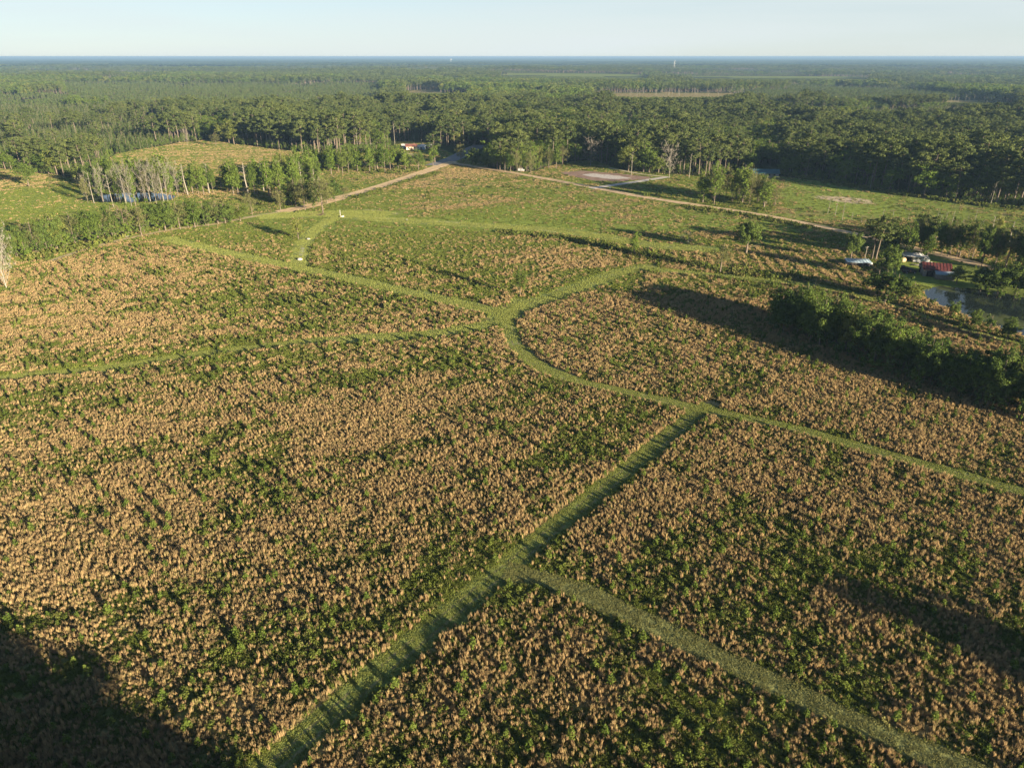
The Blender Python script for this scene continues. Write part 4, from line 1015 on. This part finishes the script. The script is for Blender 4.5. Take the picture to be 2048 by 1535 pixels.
# travel trailer, white, rounded nose
def rounded_side(prof, wid, name, parent, mat):
    n = len(prof); V = [(x, -wid/2, z) for x, z in prof]+[(x, wid/2, z) for x, z in prof]
    Fc = [tuple(range(n))[::-1], tuple(range(n, 2*n))]+[(i, (i+1) % n, n+(i+1) % n, n+i) for i in range(n)]
    me_ = bpy.data.meshes.new(name); me_.from_pydata(V, [], Fc[:]); me_.materials.append(mat); return link(name, me_, parent)
def wheel(parent, x, y, r_, w=.22):
    a, f = tube([(x, y-w/2, r_), (x, y+w/2, r_)], [r_, r_], 14)
    k = 14; f = np.concatenate([f]); me_ = bpy.data.meshes.new('wheel')
    me_.from_pydata([tuple(v) for v in a], [], [tuple(map(int, q)) for q in f]+[tuple(range(k)), tuple(range(k, 2*k))[::-1]]); me_.materials.append(M['rubber'])
    w_ = link('wheel', me_, parent)
    a, f = tube([(x, y-w/2-.01, r_), (x, y+w/2+.01, r_)], [r_*.5, r_*.5], 10); me2 = bpy.data.meshes.new('rim')
    me2.from_pydata([tuple(v) for v in a], [], [tuple(map(int, q)) for q in f]+[tuple(range(10)), tuple(range(10, 20))[::-1]]); me2.materials.append(M['steel']); link('rim', me2, w_)
b = thing('travel_trailer', 1840, 525, math.radians(-16), 'white camping trailer parked at the right end of the open shelter', 'trailer')
rounded_side([(-3.0,.55),(2.6,.55),(3.1,1.1),(2.9,2.2),(2.4,2.75),(-2.5,2.8),(-3.0,2.4)], 2.3, 'body', b, M['white'])
for x in (-1.9, -.5, 1.5): box('window', b, (x, -1.16, 1.85), (.8, .05, .55), M['darkglass'])
box('window', b, (3.0, 0, 1.85), (.16, 1.3, .6), M['darkglass']); box('door', b, (.5, -1.17, 1.35), (.7, .05, 1.5), M['bluegrey'])
for x in (-.5, .35):
    for y in (-1.05, 1.05): wheel(b, x, y, .36)
box('tow_bar', b, (3.7, 0, .5), (1.4, .1, .1), M['steel']); box('stripe', b, (-.2, -1.165, 1.05), (5.2, .03, .18), M['bluegrey'])
b = thing('hay_bale', 1805, 524, .2, 'pale round hay bale lying at the left end of the open shelter', 'hay bale')
a, f = tube([(-.8, 0, .9), (.8, 0, .9)], [.9, .9], 18); me_ = bpy.data.meshes.new('bale')
me_.from_pydata([tuple(v) for v in a], [], [tuple(map(int, q)) for q in f]+[tuple(range(18)), tuple(range(18, 36))[::-1]]); me_.materials.append(M['tandirt']); link('roll', me_, b)
for x in (-.45, 0, .45):
    a, f = tube([(x-.02, 0, .9), (x+.02, 0, .9)], [.92, .92], 18); link('twine', mesh_np('twine', a, f, [M['cream']]), b)
b = thing('plank_stack', 1834, 530, -.2, 'flat stack of pale boards on the grass before the trailer', 'boards')
for k in range(5): box('board', b, (0, -.7+k*.35, .12), (4.2, .3, .12), M['palebark'])
for k, (px, py) in enumerate([(1803,540),(1818,546)]):
    b = thing('pickup_truck', px, py, math.radians(-20+30*k), ['dark pickup parked between the bushes and the yard', 'second dark pickup nearer the bushes by the farm pond'][k], 'pickup')
    rounded_side([(-2.6,.5),(2.6,.5),(2.65,1.05),(1.3,1.2),(.7,1.8),(-.6,1.8),(-.75,1.15),(-2.6,1.1)], 1.85, 'body', b, M['darkgap'])
    for y in (-.93, .93): box('window', b, (.1, y, 1.45), (1.0, .04, .38), M['darkglass'])
    q = box('windshield', b, (1.03, 0, 1.5), (.05, 1.5, .62), M['darkglass']); q.rotation_euler = (0, -.8, 0)
    for x in (-1.6, 1.6):
        for y in (-.88, .88): wheel(b, x, y, .38)
# loading platform / grey slab buildings left of the pines
b = thing('low_shed', 1714, 531, math.radians(-8), 'low grey flat-roofed shed beside the utility pole', 'shed')
box('wall', b, (0, 0, .9), (8.2, 3.6, 1.8), M['greywood']); q = box('roof', b, (0, 0, 2.0), (9.2, 4.6, .15), M['bluegrey']); q.rotation_euler = (math.radians(6), 0, 0)
for k in range(8): box('roof_rib', b, (-4.2+k*1.2, 0, 2.1), (.06, 4.6, .06), M['bluegrey']).rotation_euler = (math.radians(6), 0, 0)
for x in (-2.6, .2, 2.8): box('opening_shade', b, (x, -1.83, .8), (1.7, .06, 1.2), M['darkgap'])  # dark panels paint the shade inside the openings on a solid wall
box('tank', b, (5.0, 0, .7), (1.0, 1.0, 1.4), M['white'])
def pole(px, py, top, label, arm=True, mat='palebark'):
    h = hgt(py, top); b = thing('utility_pole', px, py, .5, label, 'utility pole')
    a, f = tube([(0, 0, 0), (0, 0, h)], [.16, .11], 8); link('post', mesh_np('post', a, f, [M[mat]]), b)
    if arm:
        box('crossarm', b, (0, 0, h-.5), (1.8, .1, .12), M[mat])
        for x in (-.8, 0, .8): box('insulator', b, (x, 0, h-.36), (.1, .1, .18), M['steel'])
    return b
pole(1729, 519, 492, 'pale utility pole beside the low grey shed')
pole(988, 336, 316, 'grey utility pole on the shaded lawn right of the junction')
pole(1010, 343, 322, 'short utility pole at the start of the tan dirt road')
pole(743, 307, 286, 'white-topped utility pole among the trees left of the houses')
# sign post and block at the hill top
b = thing('gate_post', 681, 434, .2, 'white post with a pale block at its foot on the hill lawn', 'post')
a, f = tube([(0, 0, 0), (0, 0, 3.4)], [.16, .13], 8); link('post', mesh_np('post', a, f, [M['white']]), b)
box('cap', b, (0, 0, 3.47), (.34, .34, .12), M['white'])
b = thing('stone_block', 684.5, 434.3, .2, 'low pale block lying beside the white post', 'block')
box('block', b, (0, 0, .35), (1.9, .9, .7), M['cream']); box('cap', b, (.4, 0, .75), (.7, .8, .12), M['white'])
b = thing('mailbox_post', 814, 443, 0, 'small pale marker post beside the worn meadow track', 'marker post')
box('post', b, (0, 0, .5), (.12, .12, 1.0), M['greywood']); box('box', b, (0, 0, 1.1), (.45, .25, .3), M['white'])
b = thing('white_post', 1220, 379, 0, 'pale square marker box beside the driveway mouth', 'marker box')
box('post', b, (0, 0, .4), (.15, .15, .8), M['greywood']); box('box', b, (0, 0, 1.0), (1.0, .5, .7), M['cream'])
def rock(px, py, s, label):
    q = np.random.default_rng(int(px)); bm = __import__('bmesh').new(); __import__('bmesh').ops.create_icosphere(bm, subdivisions=2, radius=s)
    for v in bm.verts: v.co *= 1+.25*(q.random()-.5); v.co.z *= .55
    me_ = bpy.data.meshes.new('rock'); bm.to_mesh(me_); me_.materials.append(M['chalk']); x, y = map(float, G(px, py))
    tag(link('rock', me_, None, (x, y, s*.3)), label, 'rock')
rock(600, 520, 1.1, 'pale boulder at the lower end of the hill track'); rock(617, 479, .8, 'small pale boulder beside the hill track')
b = thing('fallen_log', 238, 477, math.radians(22), 'pale fallen log lying beside the dead brown tree', 'log')
a, f = tube([(-5, 0, .3), (0, .2, .45), (5, 0, .8)], [.32, .28, .15], 8); link('log', mesh_np('log', a, f, [M['palebark']]), b)
a, f = tube([(2, .1, .6), (3.2, 1.6, .7)], [.12, .04], 6); link('branch', mesh_np('branch', a, f, [M['palebark']]), b)
# houses by the junction
b = thing('house', 823, 299, math.radians(8), 'cream cottage with a rust red roof beyond the vine-covered trees', 'house')
house_body(b, 9, 6.5, 3.0, 1.6, M['cream']); gable('roof', b, 9, 6.5, 3.0, 1.6, .7, M['rust'])
for x in (-2.6, 2.6):
    w = box('window', b, (x, -3.27, 1.7), (1.1, .06, 1.1), M['darkglass'])
box('door', b, (0, -3.28, 1.1), (1.0, .07, 2.1), M['rust']); box('chimney', b, (2.4, .8, 4.6), (.7, .7, 1.5), M['rust'])
b = thing('shed', 811, 296, .15, 'small white shed left of the cream cottage', 'shed')
house_body(b, 6.5, 4, 2.4, 1.1, M['white']); gable('roof', b, 6.5, 4, 2.4, 1.1, .4, M['white']); box('door', b, (0, -2.03, 1.0), (1.4, .06, 2.0), M['bluegrey']); box('window', b, (2.2, -2.03, 1.4), (.8, .06, .7), M['darkglass'])
b = thing('mobile_home', 840, 299, -.1, 'pale blue trailer home right of the cream cottage', 'mobile home')
house_body(b, 9, 4.5, 2.8, .9, M['bluegrey']); gable('roof', b, 9, 4.5, 2.8, .9, .3, M['steel']); box('door', b, (1.6, -2.28, 1.2), (1.3, .06, 2.1), M['darkgap'])
for x in (-3, -1): box('window', b, (x, -2.28, 1.7), (1.0, .06, .8), M['darkglass'])
b = thing('long_shed', 852, 296, -.1, 'long grey low shed behind the pale blue trailer home', 'shed')
house_body(b, 10, 4, 2.4, .8, M['greywood']); gable('roof', b, 10, 4, 2.4, .8, .3, M['steel']); box('door', b, (0, -2.03, 1.1), (3, .06, 2.0), M['darkgap'])
# van by the tan road
b = thing('van', 1042.5, 342.5, math.radians(-8), 'small white van parked under trees above the tan road', 'van')
rounded_side([(-2.3,.45),(2.3,.45),(2.35,1.1),(1.7,1.35),(1.1,2.1),(-2.2,2.15),(-2.3,1.9)], 1.9, 'body', b, M['white'])
q = box('windshield', b, (1.45, 0, 1.72), (.05, 1.6, .85), M['darkglass']); q.rotation_euler = (0, -.67, 0)
for x in (-1.4, -.2, .8): box('window', b, (x, -.96, 1.6), (.8, .04, .45), M['darkglass'])
for x in (-1.5, 1.5):
    for y in (-.9, .9): wheel(b, x, y, .34)
for y in (-.65, .65): box('headlight', b, (2.36, y, .9), (.05, .3, .2), M['steel'])
# long building with the teal roof
b = thing('house', 1526, 353, math.radians(-6), 'long shaded house with a teal metal roof under the pines', 'house')
house_body(b, 19, 8, 2.9, 2.0, M['greywood']); gable('roof', b, 19, 8, 2.9, 2.0, .7, M['teal'])
for x in (-7, -4, 3, 6.5): box('window', b, (x, -4.03, 1.7), (1.3, .06, 1.1), M['darkglass'])
box('door', b, (-.8, -4.04, 1.1), (1.1, .07, 2.1), M['rust'])
b = thing('utility_cart', 1554, 356, math.radians(-20), 'bright yellow and white cart parked right of the teal-roofed house', 'cart')
rounded_side([(-1.5,.5),(1.5,.5),(1.6,1.0),(.8,1.1),(-1.5,1.2)], 1.5, 'body', b, M['yellow']); box('roof', b, (-.2, 0, 2.0), (2.0, 1.5, .1), M['white'])
for x in (-1.1, .7):
    for y in (-.68, .68): box('post', b, (x, y, 1.5), (.06, .06, .95), M['steel'])
for x in (-1.0, 1.0):
    for y in (-.7, .7): wheel(b, x, y, .3)
# far things: farmhouse, water tower, pylon
x, y = map(float, G(886, 179)); b = thing('farmhouse', 886, 179.5, .3, 'tiny white farmhouse beside the far tan clearing', 'house'); b.location.z = float(terrain(np.float64(x), np.float64(y)))
house_body(b, 12, 9, 5, 3, M['white']); gable('roof', b, 12, 9, 5, 3, .6, M['steel']); box('window', b, (-3, -4.55, 2.5), (1.5, .1, 1.5), M['darkglass'])
b = thing('water_tower', 902, 127, 0, 'pale water tower on the horizon above the far clearing', 'water tower')
bm_ = __import__('bmesh'); bm = bm_.new(); bm_.ops.create_uvsphere(bm, u_segments=16, v_segments=10, radius=9)
me_ = bpy.data.meshes.new('tank'); bm.to_mesh(me_); me_.materials.append(M['white']); link('tank', me_, b, (0, 0, 44))
for k in range(4):
    a = k*math.pi/2+.4; v, f = tube([(math.cos(a)*10, math.sin(a)*10, 0), (math.cos(a)*7, math.sin(a)*7, 42)], [.6, .5], 6); link('leg', mesh_np('leg', v, f, [M['steel']]), b)
b = thing('pylon', 1348, 141, .4, 'far lattice transmission tower above the distant woods', 'pylon')
hp = 52
for sx_ in (-1, 1):
    for sy_ in (-1, 1):
        v, f = tube([(sx_*4, sy_*4, -5), (sx_*.8, sy_*.8, hp)], [.35, .25], 4); link('leg', mesh_np('leg', v, f, [M['steel']]), b)
for k in range(6):
    z = k*8; w0 = 4-(z/hp)*3.2; w1 = 4-((z+8)/hp)*3.2
    v, f = merge([tube([(-w0, -w0, z), (w1, -w1, z+8)], [.2, .2], 3), tube([(w0, w0, z), (-w1, w1, z+8)], [.2, .2], 3)]); link('brace', mesh_np('brace', v, f, [M['steel']]), b)
for z in (38, 44, 50): box('crossarm', b, (0, 0, z), (16, .6, .6), M['steel'])

# ------------------------------------------------------------------ haze
V = [(-46000,-8000,-40),(46000,-8000,-40),(46000,46500,-40),(-46000,46500,-40)]; V += [(a, b_, 77) for a, b_, _ in V]
hm = mesh_np('haze', V, [(0,3,2,1),(4,5,6,7),(0,1,5,4),(1,2,6,5),(2,3,7,6),(3,0,4,7)])
mh, n, out = newmat('haze'); pv = n.nodes.new('ShaderNodeVolumePrincipled')
pv.inputs['Color'].default_value = (.235,.39,.60,1); pv.inputs['Density'].default_value = .000095; pv.inputs['Anisotropy'].default_value = 0.0
n.links.new(pv.outputs[0], out.inputs['Volume']); hm.materials.append(mh)
tag(link('haze', hm), kind='stuff')
